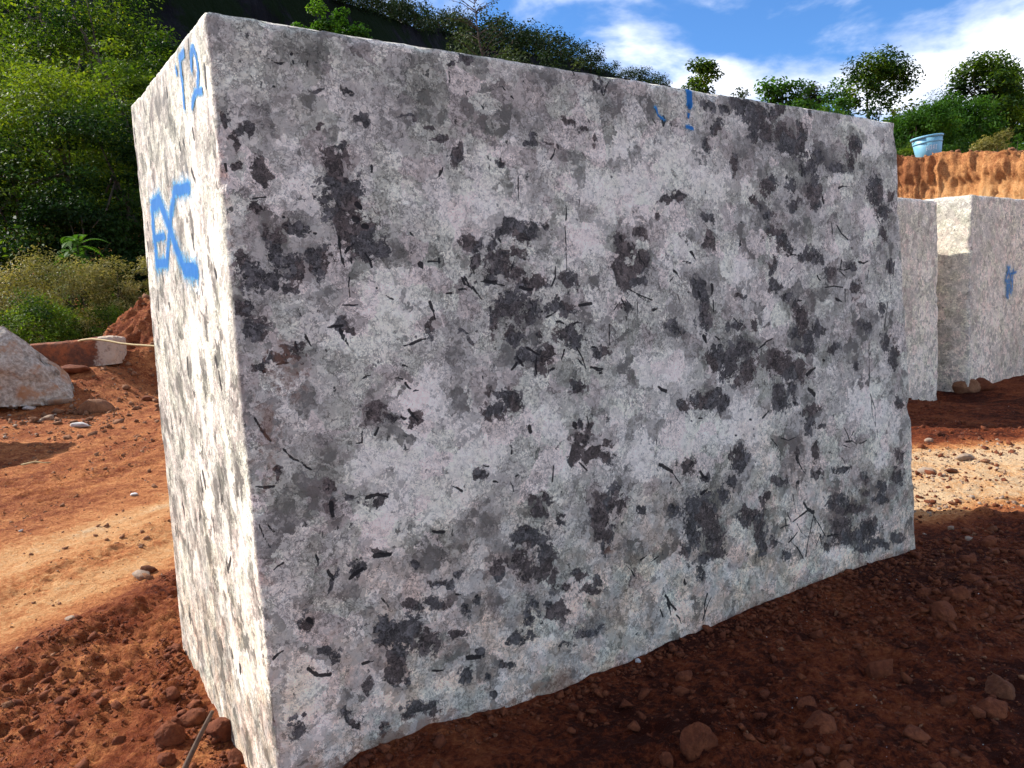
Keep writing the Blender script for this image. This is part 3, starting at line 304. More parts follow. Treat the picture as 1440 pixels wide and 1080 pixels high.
STROKES_LEFT = [([(0.281, 1.991), (0.346, 1.99), (0.351, 1.963), (0.347, 1.928), (0.356, 1.861)], 0.0118), ([(0.2, 1.932), (0.192, 1.966), (0.157, 1.978), (0.135, 1.954), (0.13, 1.913), (0.154, 1.884)], 0.0106), ([(0.11, 1.859), (0.171, 1.868), (0.221, 1.86), (0.252, 1.842)], 0.0095), ([(0.419, 1.979), (0.406, 1.961)], 0.0078), ([(1.122, 1.432), (1.116, 1.51), (1.104, 1.631), (0.921, 1.641), (0.815, 1.575), (0.698, 1.483), (0.585, 1.406), (0.399, 1.398)], 0.0266), ([(0.394, 1.638), (0.615, 1.648), (0.706, 1.592), (0.793, 1.52), (0.895, 1.429), (1.122, 1.432)], 0.0187), ([(1.109, 1.522), (0.879, 1.522)], 0.013)]
STROKES_FRONT = [([(1.645, 1.988), (1.647, 1.922)], 0.0245), ([(1.643, 1.916), (1.642, 1.879)], 0.0074), ([(1.631, 1.846), (1.659, 1.843)], 0.0087), ([(1.48, 1.896), (1.493, 1.871), (1.52, 1.859)], 0.0072)]# ------------------------------------------------------------------ ground
BX, BY, BTH = -.692, 1.954, 1.001            # front left foot of the large block, heading of its long face
DF = np.array([math.sin(BTH), math.cos(BTH)]); NF = np.array([DF[1], -DF[0]])
DL = np.array([math.sin(-.575), math.cos(-.575)])
def ground_h(x, y, fine=True):
    x = np.asarray(x, float); y = np.asarray(y, float)
    s = (x-BX)*DF[0]+(y-BY)*DF[1]; n = (x-BX)*NF[0]+(y-BY)*NF[1]
    u = x-.32*(y-4)
    r = np.hypot(x, y)
    z = .05*fbm(x*.35+3, y*.35, 1., 3)*sstep(r, 3, 9)
    # soil line along the foot of the long face
    prof = np.interp(s, [-1, 0, .13, .46, .84, 1.32, 2.03, 2.51, 3.13, 4], [-.06, -.02, -.012, -.012, -.055, -.062, -.026, -.018, -.045, -.05])
    near = np.exp(-(np.clip(n, 0, 9)/.35)**2)*sstep(n, -1.2, -.3)*(1-sstep(s, 3.2, 3.9))
    z = z+prof*near-.03*(1-near)*sstep(n, -2.2, -.3)*sstep(r, 1, 3)
    # left of the block: lower, with churned ridge
    lf = sstep(-(x+.6), -.12, .06)*(1-sstep(y, 6, 11))
    z = z-.15*lf
    z = z+.045*np.exp(-((u+1.78)/.13)**2)*(1+.8*fbm(x*3, y*3, 4., 3))*(y > 1.5)*(y < 9)
    z = z-.012*np.exp(-((u+2.22)/.22)**2)-.012*np.exp(-((u+3.05)/.25)**2)
    z = z+.05*np.exp(-((u+2.65)/.18)**2)*(.6+fbm(x*2, y*2, 8., 3))
    # rising ground to the left and far back
    far = sstep(y-.35*x, 15, 60)*sstep(-x, -6, 10)
    z = z+far*9*np.clip((y-12)/50, 0, 1.4)
    z = z+sstep(-x-.4*y, 1.5, 5)*sstep(y, 7, 14)*.5+.50*sstep(y-.1*x, 10.4, 12.2)*sstep(-x, 5.0, 6.2)
    z = z-.10*np.exp(-(((x-4.75)/.5)**2+((y-8.2)/.5)**2))
    if fine:
        ch = np.clip(sstep(u, -2.0, -1.6)*.9+.25+.5*np.exp(-((u+2.65)/.2)**2)+sstep(-u, 3.6, 5), 0, 1)
        ch = ch+(.55-ch)*sstep(x, .3, 1.4)
        lod = 1/(1+(r/14)**2)
        ch = ch*(1-.75*near)
        z_ = .060
        z = z+ch*lod*(z_*fbm(x*2.6, y*2.6, 3., 4, .6)+.055*np.abs(fbm(x*9, y*9, 6., 4, .6))+.024*fbm(x*31, y*31, 9., 3, .6))
        # wheel-like scrape lines along the haul track
        z = z+.010*lod*fbm(u*16, y*1.6, 2., 3)*(x < 0)
    return z
def ground_pale(x, y):
    s = (x-BX)*DF[0]+(y-BY)*DF[1]; n = (x-BX)*NF[0]+(y-BY)*NF[1]
    u = x-.32*(y-4)+.12*fbm(x*1.3, y*1.3, 12., 3)
    p = .30+.58*np.exp(-((u+2.2)/.30)**2)+.55*np.exp(-((u+3.1)/.38)**2)+.24*sstep(-u, 2, 2.6)
    wl = sstep(-x, -.3, .35)
    p = wl*p+(1-wl)*(.14+.34*fbm(x*1.8, y*1.8, 31., 5, .6))
    p = p+.16*fbm(x*2.4, y*2.4, 41., 4)*sstep(u, -1.9, -1.6)*wl+.05*sstep(u, -1.7, -1.4)*wl+.17*fbm(u*7, y*.9, 5., 3)*wl
    p = p+1.25*np.exp(-((y-4.95-.12*(x-3))/.85)**4)*sstep(x, .9, 1.8)  # soil paled along the sunlit strip, sun brightness put into the colour
    p = p+.20*np.exp(-((u+1.45)/.16)**2)*(y < 4.5)*wl
    p = p-.10*np.exp(-(np.clip(n, 0, 9)/.5)**2)*(n > -.1)*(s > -.1)
    return np.clip(p, 0, 1.5)
def G(px, py):
    """ground point seen at a photo pixel"""
    d = ray(px, py); d = d/np.linalg.norm(d); t = np.geomspace(1.2, 120, 3000)
    q = CV+t[:, None]*d; gap_ = q[:, 2]-ground_h(q[:, 0], q[:, 1])
    i = int(np.argmax(gap_ < 0)) if (gap_ < 0).any() else len(t)-1
    return q[i]
def graded(a, b, step, lo, hi, r1=1.012, mid=9., r2=1.07):
    def go(start, end, sgn):
        out = []; q = start; st = step
        while (q-end)*sgn < 0:
            st *= r1 if abs(q-start) < mid else r2
            q += sgn*st; out.append(q)
        return out
    return np.array(go(a, lo, -1)[::-1]+list(np.arange(a, b, step))+go(b, hi, 1))
gx = graded(-2.5, 2.9, .0145, -900, 900); gy = graded(1.3, 4.6, .0145, -300, 1500)
X, Y = np.meshgrid(gx, gy, indexing='ij')
Z = ground_h(X, Y)
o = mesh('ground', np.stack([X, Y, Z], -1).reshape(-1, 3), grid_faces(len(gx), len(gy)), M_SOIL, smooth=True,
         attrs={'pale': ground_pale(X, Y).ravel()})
o['kind'] = 'structure'

# ---- dark rock mountain whose face turns away from the sun
crest = [(-330, 60, 46), (-200, -90, 50), (0, -110, 57), (150, -70, 63), (240, -45, 68), (360, -22, 78), (480, 2, 92), (540, 22, 102), (580, 36, 112), (650, 52, 134),
         (700, 66, 152), (760, 76, 174), (830, 96, 205), (880, 110, 230), (935, 120, 262), (1050, 165, 330), (1260, 250, 450), (1500, 330, 600)]
CP = np.array([at_depth(*c) for c in crest])
tt = np.linspace(0, len(CP)-1, 260); CR = np.stack([np.interp(tt, np.arange(len(CP)), CP[:, k]) for k in range(3)], 1)
tn = np.gradient(CR[:, :2], axis=0); tn /= np.linalg.norm(tn, axis=1)[:, None]
nrm = np.stack([tn[:, 1], -tn[:, 0]], 1)
vs = np.concatenate([np.linspace(-.6, 0, 10)[:-1], np.linspace(0, 1, 60)])
V = np.zeros((len(CR), len(vs), 3))
for j, v in enumerate(vs):
    drop = np.clip(abs(v), 0, 1); hh = CR[:, 2]
    z = hh*(1-drop**1.15) if v >= 0 else hh*(1-drop*1.5)
    offs = hh*.62*(drop**1.3) if v >= 0 else -hh*1.2*drop
    n_ = fbm(CR[:, 0]*.06, CR[:, 1]*.06, z*.09, 5, .55)
    offs = offs+n_*hh*.10*min(1, drop*4); z = z+fbm(CR[:, 0]*.13, CR[:, 1]*.13, 4., 4)*hh*.02
    V[:, j, :2] = CR[:, :2]+nrm*offs[:, None]; V[:, j, 2] = z-1.5*drop
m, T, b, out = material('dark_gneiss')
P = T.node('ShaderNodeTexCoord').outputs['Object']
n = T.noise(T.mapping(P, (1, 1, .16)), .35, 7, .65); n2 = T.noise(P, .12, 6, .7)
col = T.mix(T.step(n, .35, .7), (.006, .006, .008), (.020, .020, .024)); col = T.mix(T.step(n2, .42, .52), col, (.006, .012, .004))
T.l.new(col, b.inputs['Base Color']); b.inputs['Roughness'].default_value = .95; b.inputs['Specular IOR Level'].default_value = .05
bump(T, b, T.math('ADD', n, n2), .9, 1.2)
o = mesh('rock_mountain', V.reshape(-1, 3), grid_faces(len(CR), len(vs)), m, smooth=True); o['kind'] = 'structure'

# ---- orange earth bank with a flat top
BP = np.array([(-3.5, 20.5), (0, 17.9), (3, 16.0), (5.2, 14.75), (6.9, 13.65), (7.4, 13.3), (7.75, 12.75), (8.35, 11.75), (9.2, 10.5), (11.5, 8.2), (15, 6.2), (22, 4.5)])
ln = np.concatenate([[0], np.cumsum(np.linalg.norm(np.diff(BP, axis=0), axis=1))])
ss = np.concatenate([np.arange(0, ln[3], .12), np.arange(ln[3], ln[9], .03), np.arange(ln[9], ln[-1], .15)])
bp = np.stack([np.interp(ss, ln, BP[:, k]) for k in (0, 1)], 1)
k5 = np.ones(9)/9; pad = np.pad(bp, ((4, 4), (0, 0)), 'edge'); bp = np.stack([np.convolve(pad[:, k], k5, 'valid') for k in (0, 1)], 1)
bt = np.gradient(bp, axis=0); bt /= np.linalg.norm(bt, axis=1)[:, None]
bn = np.stack([bt[:, 1], -bt[:, 0]], 1)                      # towards the quarry floor
ZL, ZR = at_depth(1268, 211, 13.65)[2], at_depth(1440, 214, 11.75)[2]
def bank_z(x): return np.interp(x, [2, 6.9, 8.35, 12], [ZL+.1, ZL, ZR, ZR-.1])
def bank_top(x, y): return bank_z(x-.35*np.clip(y-13, 0, 12))+.10*fbm(x*.8, y*.8, 3., 3)+.03*np.clip(y-14, 0, 40)*.6
hv = np.linspace(0, 1, 76); V = []; pa = []
top = bank_z(bp[:, 0])+.05*fbm(ss*.9, 3., 0., 3)+.05*fbm(ss*6, 1., 0., 3)-.10*np.exp(-((ss-ln[5]+.4)/.35)**2)
for h in hv:
    z = -.4+(top+.4)*h
    g1 = fbm(ss*2.2, h*1.3, 1., 4, .55); g2 = np.abs(fbm(ss*13+.9*fbm(ss*2, h*5, 2., 2), h*1.9, 5., 4, .65)); g3 = fbm(ss*13, h*30+.6*fbm(ss*3, h*2, 1., 2), 7., 5, .65)
    off = (1-h)*.75+.11*g1+.15*g2*(.35+.65*np.sin(math.pi*min(1, h*1.02)))+.07*g3
    off = off+.10*sstep(np.full_like(ss, h), .86, .93)*(1+.8*fbm(ss*5, 2., 3., 3))
    V.append(np.stack([bp[:, 0]+bn[:, 0]*off, bp[:, 1]+bn[:, 1]*off, z], 1))
    pa.append(.84+.22*fbm(ss*1.1, h*3, 2., 3)-.30*sstep(np.full_like(ss, h), .72, .97)-.20*sstep(-ss, -ln[5]-.1, -ln[5]+.7)+.12*(1-h))
for back in (.15, .4, .8, 1.5, 3, 5, 8, 13, 22, 40):
    x = bp[:, 0]-bn[:, 0]*back; y = bp[:, 1]-bn[:, 1]*back
    w_ = min(1, back/1.5); V.append(np.stack([x, y, top*(1-w_)+w_*bank_top(x, y)+.04*fbm(x*3, y*3, 1., 3)], 1)); pa.append(np.full(len(ss), .30)+.1*fbm(x*2, y*2, 5., 3))
V = np.array(V); nb = len(V)
o = mesh('earth_bank', V.transpose(1, 0, 2).reshape(-1, 3), grid_faces(len(ss), nb)[:, ::-1], M_BANK, smooth=True, attrs={'pale': np.clip(np.array(pa).T.ravel(), 0, 1)})
o['kind'] = 'structure'

# ------------------------------------------------------------------ sawn granite blocks
def box_shell(C, step_of, rad, rough, seed, dims):
    """closed rounded box mapped onto 8 corners C[s][t][h]; step_of gives the grid step of each side"""
    W, D, H = dims
    Vs, Fs, info, off = [], [], [], 0
    faces = {'front': ('s', 'h', 't', 0), 'back': ('s', 'h', 't', 1), 'left': ('t', 'h', 's', 0), 'right': ('t', 'h', 's', 1), 'top': ('s', 't', 'h', 1)}
    size = {'s': W, 't': D, 'h': H}
    for nm, (a, bb, c, cv_) in faces.items():
        st = step_of.get(nm, .05)
        na, nb_ = max(4, int(size[a]/st)+1), max(4, int(size[bb]/st)+1)
        ua, ub = np.linspace(0, size[a], na), np.linspace(0, size[bb], nb_)
        # squeeze grid lines towards the edges so the rounding has enough rows
        A, B = np.meshgrid(ua, ub, indexing='ij')
        q = {a: A.ravel(), bb: B.ravel(), c: np.full(A.size, cv_*size[c])}
        p = np.stack([q['s'], q['t'], q['h']], 1)
        f = grid_faces(na, nb_, off)
        if nm in ('back', 'left', 'top'): pass
        Vs.append(p); Fs.append(f if nm in ('front', 'right', 'top') else f[:, ::-1]); info.append((nm, off, na, nb_)); off += len(p)
    p = np.concatenate(Vs)
    chip = np.clip(fbm(p[:, 0]*7+seed, p[:, 1]*7, p[:, 2]*7, 4, .6), 0, 1)
    r = rad*(1+4.5*chip**1.3); r = np.minimum(r, .12)
    lo = np.stack([r, r, np.full_like(r, -9)], 1); hi = np.array([W, D, H])-r[:, None]
    q = np.clip(p, lo, hi); d = p-q; L = np.linalg.norm(d, axis=1)
    p2 = np.where(L[:, None] > 1e-9, q+d/np.maximum(L, 1e-9)[:, None]*r[:, None], p)
    nrm_ = np.where(L[:, None] > 1e-9, d/np.maximum(L, 1e-9)[:, None], 0)
    nz = rough*(fbm(p[:, 0]*1.7+seed, p[:, 1]*1.7, p[:, 2]*1.7, 4, .5))+rough*.45*fbm(p[:, 0]*14, p[:, 1]*14+seed, p[:, 2]*14, 3, .6)
    p2 = p2+nrm_*nz[:, None]
    s, t, h = p2[:, 0]/W, p2[:, 1]/D, p2[:, 2]/H
    out = 0
    for i in (0, 1):
        for j in (0, 1):
            for k in (0, 1):
                wgt = (s if i else 1-s)*(t if j else 1-t)*(h if k else 1-h)
                out = out+wgt[:, None]*C[i][j][k]
    return out, np.concatenate(Fs), info, p
def nums(txt, n): return np.array([[float(v) for v in e.split()] for e in txt.split(';')]).reshape(-1, n)
def splat(field, ua, ub, E, gain=1.35, warp=None):
    """soft-edged ellipses (centre, radii, angle) onto a regular grid, ragged by a warp"""
    for (cx, cy, rx, ry, ang) in E:
        R = max(rx, ry)*1.7+.05
        i0, i1 = np.searchsorted(ua, [cx-R, cx+R]); j0, j1 = np.searchsorted(ub, [cy-R, cy+R])
        if i1 <= i0 or j1 <= j0: continue
        A, B = ua[i0:i1, None]-cx, ub[None, j0:j1]-cy
        if warp is not None: A, B = A+warp[0][i0:i1, j0:j1], B+warp[1][i0:i1, j0:j1]
        c_, s_ = math.cos(math.radians(ang)), math.sin(math.radians(ang))
        d = np.hypot((A*c_+B*s_)/rx, (-A*s_+B*c_)/ry)
        sub = field[i0:i1, j0:j1]; np.maximum(sub, np.clip(gain-.85*d, 0, 1), out=sub)
def ragged(ua, ub, sd, amp=1.):
    A, B = np.meshgrid(ua, ub, indexing='ij')
    return [amp*(.050*fbm(A*7+k*31+sd, B*7, 2.*k, 5, .68)+.014*fbm(A*42+k*9, B*42+sd, 5., 3, .6)) for k in (0, 1)]
def strokes_field(ua, ub, SS, soft=0.):
    f = np.full((len(ua), len(ub)), 9., np.float32)
    for pts, wd in SS:
        for (a, b_), (c, d) in zip(pts[:-1], pts[1:]):
            R = wd*1.5+soft+.02
            i0, i1 = np.searchsorted(ua, [min(a, c)-R, max(a, c)+R]); j0, j1 = np.searchsorted(ub, [min(b_, d)-R, max(b_, d)+R])
            if i1 <= i0 or j1 <= j0: continue
            A, B = ua[i0:i1, None]-a, ub[None, j0:j1]-b_
            L2 = (c-a)**2+(d-b_)**2+1e-9; tt_ = np.clip((A*(c-a)+B*(d-b_))/L2, 0, 1)
            dd = np.hypot(A-tt_*(c-a), B-tt_*(d-b_))/wd
            sub = f[i0:i1, j0:j1]; np.minimum(sub, dd.astype(np.float32), out=sub)
    return f
m, T, b, out = material('blue_spray_paint')
pf = T.attr('paint'); P = T.node('ShaderNodeTexCoord').outputs['Object']
gr = T.noise(P, 120, 3, .7); gr2 = T.noise(P, 35, 4, .6)
al = T.step(T.math('ADD', pf, T.math('ADD', T.math('MULTIPLY', T.math('SUBTRACT', gr, .5), .85), T.math('MULTIPLY', T.math('SUBTRACT', gr2, .5), .95))), .12, .85)
col = T.mix(T.step(pf, .3, .9), (.12, .44, .72), (.006, .15, .45))
T.l.new(col, b.inputs['Base Color']); b.inputs['Roughness'].default_value = .6
tr = T.node('ShaderNodeBsdfTransparent'); mx = T.node('ShaderNodeMixShader', ins={0: al})
T.l.new(tr.outputs[0], mx.inputs[1]); T.l.new(b.outputs[0], mx.inputs[2]); T.l.new(mx.outputs[0], out.inputs[0])
M_PAINT = m
def paint_film(name, PV, ua, ub, SS, nvec, parent, loc, halo, lift=.002):
    """thin film of paint lying on the grid PV (na, nb, 3) wherever a stroke runs"""
    na, nb_ = len(ua), len(ub)
    d = strokes_field(ua, ub, SS, halo)
    wmean = np.mean([w_ for _, w_ in SS])
    f = np.where(d < .5, 1, np.exp(-((d-.5)*wmean/(halo*.55))**1.2)*.60)
    fc = grid_faces(na, nb_); fl = f.ravel()
    fc = fc[fl[fc].max(1) > .05]
    used, invx = np.unique(fc, return_inverse=True)
    Vv = PV.reshape(-1, 3)[used]+np.asarray(nvec)*lift
    return mesh(name, Vv, invx.reshape(-1, 4), M_PAINT, parent, True, {'paint': fl[used]}, loc)

def v3(xy, z): return np.array([xy[0], xy[1], z])
b0 = np.array([BX, BY])
FLt = v3(b0+DF*-.009, 1.988); FRt = v3(b0+DF*2.918, 1.970); BLt = v3(b0+DL*1.356, 2.072)
FLb = v3(b0+DF*.012, -.2); FRb = v3(b0+DF*3.155, -.2); BLb = v3(b0+DL*1.395, -.2)
D2 = np.array([math.sin(-.575), math.cos(-.575)])
BRt = v3(b0+DF*2.93+D2*1.24, 2.03); BRb = v3(b0+DF*3.15+D2*1.26, -.2)
C8 = [[[FLb, FLt], [BLb, BLt]], [[FRb, FRt], [BRb, BRt]]]
dims = (3.03, 1.37, 2.19)
PV, FQ, info, p0 = box_shell(C8, {'front': .0036, 'left': .0065, 'top': .022, 'right': .03, 'back': .05}, .013, .006, 2., dims)
nV = len(PV); at = {k: np.zeros(nV, np.float32) for k in ('dark', 'mid', 'pale', 'lath', 'rust')}
def uv_front(s, h): return s/1.0, h
for nm, off, na, nb_ in info:
    sl = slice(off, off+na*nb_)
    if nm == 'front':
        q = PV[sl].reshape(na, nb_, 3)
        # stone coordinates in metres along the face and up
        us = np.linspace(0, dims[0], na); uh = np.linspace(-.2, 1.98, nb_)
        hs = (p0[sl][:, 2]/dims[2]).reshape(na, nb_)
        fields = {}; wp = ragged(us, uh, 3.)
        for key, E in (('dark', nums(DARK, 5)), ('mid', nums(MID, 5)), ('pale', nums(PALE, 5))):
            E = E.copy(); E[:, 0] *= dims[0]/(3.155-.20*np.clip((E[:, 1]+.2)/2.18, 0, 1))
            f = np.zeros((na, nb_)); splat(f, us, uh, E, {'dark': 1.30, 'mid': 1.2, 'pale': 1.25}[key], wp); fields[key] = f
        f = np.zeros((na, nb_)); rg0 = np.random.default_rng(4)
        for a, b_, c, d, wd in nums(LATH, 5):
            k1 = dims[0]/(3.155-.20*np.clip((b_+.2)/2.18, 0, 1)); k2 = dims[0]/(3.155-.20*np.clip((d+.2)/2.18, 0, 1))
            wd = max(wd, .0062)
            ll = math.hypot(c*k2-a*k1, d-b_)+1e-6; px_, py_ = -(d-b_)/ll, (c*k2-a*k1)/ll; bend = rg0.normal(0, .06)*ll
            mx_, my_ = (a*k1+c*k2)/2+px_*bend, (b_+d)/2+py_*bend
            ff = np.minimum(strokes_field(us, uh, [([(a*k1, b_), (mx_, my_)], wd*rg0.uniform(.35, .8))]), strokes_field(us, uh, [([(mx_, my_), (c*k2, d)], wd*rg0.uniform(.25, .7))]))
            f = np.maximum(f, np.clip(rg0.uniform(1.0, 1.25)-.75*ff, 0, 1))
        fields['lath'] = f
        rs = np.zeros((na, nb_)); splat(rs, us, uh, [(.12, 1.10, .10, .12, 0), (.06, .95, .05, .2, 0), (1.16, .36, .03, .07, 0), (.35, .0, .35, .06, 0), (.9, -.03, .3, .05, 0)], 1.0); fields['rust'] = np.maximum(rs*.8, .62*np.exp(-np.clip((uh[None, :]-np.interp(us, [0, .13, .46, .84, 1.32, 2.03, 2.51, 3.13], [-.02, -.012, -.012, -.055, -.062, -.026, -.018, -.045])[:, None])/.035, 0, 9)))
        for k, v in fields.items(): at[k][sl] = v.ravel()
        FRONT = (q, us, uh)
    elif nm == 'left':
        us = np.linspace(0, dims[1], na); uh = np.linspace(-.2, 2.03, nb_); wp = ragged(us, uh, 8., .8)
        rg = np.random.default_rng(11); E = []
        for i in range(190):
            E.append((rg.uniform(0, 1.37), rg.uniform(-.1, 2.0), rg.uniform(.03, .12), rg.uniform(.012, .04), 75+rg.normal(0, 22)))
        f = np.zeros((na, nb_)); splat(f, us, uh, E, 1.35, wp); at['mid'][sl] = f.ravel()*2.6
        f = np.zeros((na, nb_)); splat(f, us, uh, [(e[0], e[1], e[2]*.45, e[3]*.5, e[4]) for e in E[::4]], 1.05, wp); at['dark'][sl] = f.ravel()*.55
        f = np.zeros((na, nb_)); splat(f, us, uh, [(rg.uniform(0, .6), rg.uniform(.2, 2), rg.uniform(.06, .22), rg.uniform(.03, .08), 85+rg.normal(0, 15)) for i in range(36)], 1.2, wp); at['pale'][sl] = f.ravel()
        LN = []
        for i in range(46):
            x_, y_, a_, l_ = rg.uniform(.02, 1.35), rg.uniform(-.1, 2), math.radians(80+rg.normal(0, 25)), rg.uniform(.015, .055)
            LN.append(([(x_, y_), (x_+l_*math.cos(a_), y_+l_*math.sin(a_))], rg.uniform(.006, .013)))
        at['lath'][sl] = np.clip(1.25-.75*strokes_field(us, uh, LN), 0, 1).ravel()
        LEFT = (PV[sl].reshape(na, nb_, 3), us, uh)
at['warm_bounce'] = np.clip(1.25-PV[:, 2]/.62+.5*fbm(PV[:, 0]*3, PV[:, 1]*3, PV[:, 2]*3, 3), 0, 1)  # ground bounce painted onto the lower faces, fading upwards with noise
big = mesh('granite_block', PV, FQ, M_GRAN, None, True, at, (BX, BY, 0))
tag(big, 'largest granite block, pale grey with dark patches, blue letters sprayed on its sunlit narrow side', 'stone block')
nL = np.array([-DL[1], DL[0], 0]); nF3 = np.array([NF[0], NF[1], 0])
BLKL = (BX, BY, 0)
q, us, uh = LEFT
SL = [([(a*1.37/1.38, b_) for a, b_ in p_], w_*1.5) for p_, w_ in STROKES_LEFT]
for idx, nm, hal in (((0, 3), 'painted_stroke', .02), ((1, 2), 'painted_stroke', .02), ((4, 5, 6), 'painted_letters', .05)):
    o = paint_film(nm, q, us, uh, [SL[i] for i in idx], nL, big, (0, 0, 0), hal)
    o.data.transform(Matrix.Translation((-BX, -BY, 0)))
q, us, uh = FRONT
STROKES_FRONT[3] = (STROKES_FRONT[3][0], STROKES_FRONT[3][1]*.6)
SF = [([(a*dims[0]/(3.155-.20*np.clip((b_+.2)/2.18, 0, 1)), b_) for a, b_ in p_], w_) for p_, w_ in STROKES_FRONT]
for sf in SF:
    o = paint_film('painted_stroke', q, us, uh, [sf], nF3, big, (0, 0, 0), .012); o.data.transform(Matrix.Translation((-BX, -BY, 0)))

def plain_block(label, A, heading, W, D, H, group, seed, lean=(0, 0), rad=.02, rough=.02, zb=-.25, skew=0):
    """a further block in the row; A is its front left foot"""
    d = np.array([math.sin(heading), math.cos(heading)]); t = np.array([-d[1], d[0]])
    cs = []
    for i in (0, 1):
        cs.append([[v3(np.array(A)+d*W*i+t*D*j+(np.array(lean)*k if k else 0)*1., zb if k == 0 else H+(skew*i)) for k in (0, 1)] for j in (0, 1)])
    PVb, FQb, inf, pp = box_shell(cs, {k: .022 for k in ('front', 'left', 'right', 'top')}, rad, rough, seed, (W, D, H-zb))
    nVb = len(PVb); rg = np.random.default_rng(int(seed*10)); A_ = {k: np.zeros(nVb, np.float32) for k in ('mid', 'pale', 'dark')}
    A_['pale'] = np.clip(.25+.5*fbm(pp[:, 0]*2+seed, pp[:, 1]*2, pp[:, 2]*2, 3), 0, 1)
    A_['mid'] = np.clip(.5*fbm(pp[:, 0]*4+seed, pp[:, 1]*4, pp[:, 2]*2+9, 3), 0, 1)
    o = mesh('granite_block', PVb, FQb, M_GRAN2, None, True, A_, (A[0], A[1], 0))
    tag(o, label, 'stone block', group)
    return o, PVb, inf, d, t
GRP = 'row of granite blocks in the shade'
ROW = math.radians(52)
rd = np.array([math.sin(ROW), math.cos(ROW)]); rt = np.array([-rd[1], rd[0]])
pA = G(1320, 562)[:2]; A0 = pA-rd*2.6
plain_block('pale granite block with rounded top corner, half hidden behind the largest block', A0, ROW, 2.6, 1.35, 2.10, GRP, 3.3, (-.07, -.05), .035, .011)
pB = G(1361, 553)[:2]
oB, PVb, inf, dB, tB = plain_block('granite block at the right edge with a blue painted mark and sunlit left side', pB, ROW, 2.2, 1.35, 2.16, GRP, 7.1, (0, 0), .022, .012)
nm, off, na, nb_ = inf[0]
qB = PVb[off:off+na*nb_].reshape(na, nb_, 3)
# fine strip of the front for the blue mark
fs, fh = np.linspace(.6, 1.5, 170), np.linspace(.95, 1.65, 140)
FA = np.array([pB[0], pB[1]])[None, None]+fs[:, None, None]*dB
gridB = np.concatenate([np.broadcast_to(FA, (170, 140, 2)), np.broadcast_to(fh[None, :, None], (170, 140, 1))], 2)
mk = [([(.66, 1.20), (.77, 1.36)], .014), ([(.72, 1.36), (.86, 1.18)], .014), ([(.70, 1.20), (.72, 1.02)], .014), ([(.77, 1.20), (.83, 1.05)], .014), ([(.74, 1.22), (.75, 1.0)], .012), ([(.88, 1.32), (.86, 1.08)], .014), ([(.80, 1.28), (.98, 1.30)], .012)]
mk = [([(a+.28, b_) for a, b_ in p_], w_) for p_, w_ in mk]
o = paint_film('painted_mark', gridB, fs, fh, mk, (-tB[0], -tB[1], 0), oB, (0, 0, 0), .06, .016)
o.data.transform(Matrix.Translation((-pB[0], -pB[1], 0)))
# ------------------------------------------------------------------ rocks
import bmesh
def rock_geo(seed, dims, angular=.6, sub=2, npts=16):
    """chipped stone: hull of scattered points, subdivided and roughened"""
    rg = np.random.default_rng(seed)
    p = rg.normal(size=(npts, 3)); p /= np.linalg.norm(p, axis=1)[:, None]; p *= rg.uniform(.8, 1.05, (npts, 1))
    bm = bmesh.new()
    for q in p: bm.verts.new(q)
    bmesh.ops.convex_hull(bm, input=bm.verts)
    for v in [v for v in bm.verts if not v.link_faces]: bm.verts.remove(v)
    bmesh.ops.triangulate(bm, faces=bm.faces)
    for i in range(sub): bmesh.ops.subdivide_edges(bm, edges=bm.edges, cuts=1, use_grid_fill=True, smooth=(1-angular)*.5)
    V = np.array([v.co for v in bm.verts]); bm.verts.index_update()
    F = np.array([[v.index for v in f.verts] for f in bm.faces if len(f.verts) == 3]); bm.free()
    V = chip(V, rg, 9 if sub > 1 else 0)
    nz = fbm(V[:, 0]*1.8+seed, V[:, 1]*1.8, V[:, 2]*1.8, 4, .55); nz2 = fbm(V[:, 0]*6+seed, V[:, 1]*6, V[:, 2]*6, 2)
    V = V*(1+.13*nz+.07*nz2+(.05*fbm(V[:, 0]*15, V[:, 1]*15+seed, V[:, 2]*15, 2) if sub > 2 else 0))[:, None]
    return V*np.array(dims)/2, F
def chip(V, rg, K, lo=.72, hi=.95):
    """knock flat facets off a lump"""
    for i in range(K):
        d = rg.normal(size=3); d /= np.linalg.norm(d); h = V@d; m_ = h.max()*rg.uniform(lo, hi)
        V = V-np.outer(np.maximum(h-m_, 0), d)
    return V
def rotz(V, a):
    c, s = math.cos(a), math.sin(a); return np.stack([V[:, 0]*c-V[:, 1]*s, V[:, 0]*s+V[:, 1]*c, V[:, 2]], 1)
_rs = [100]
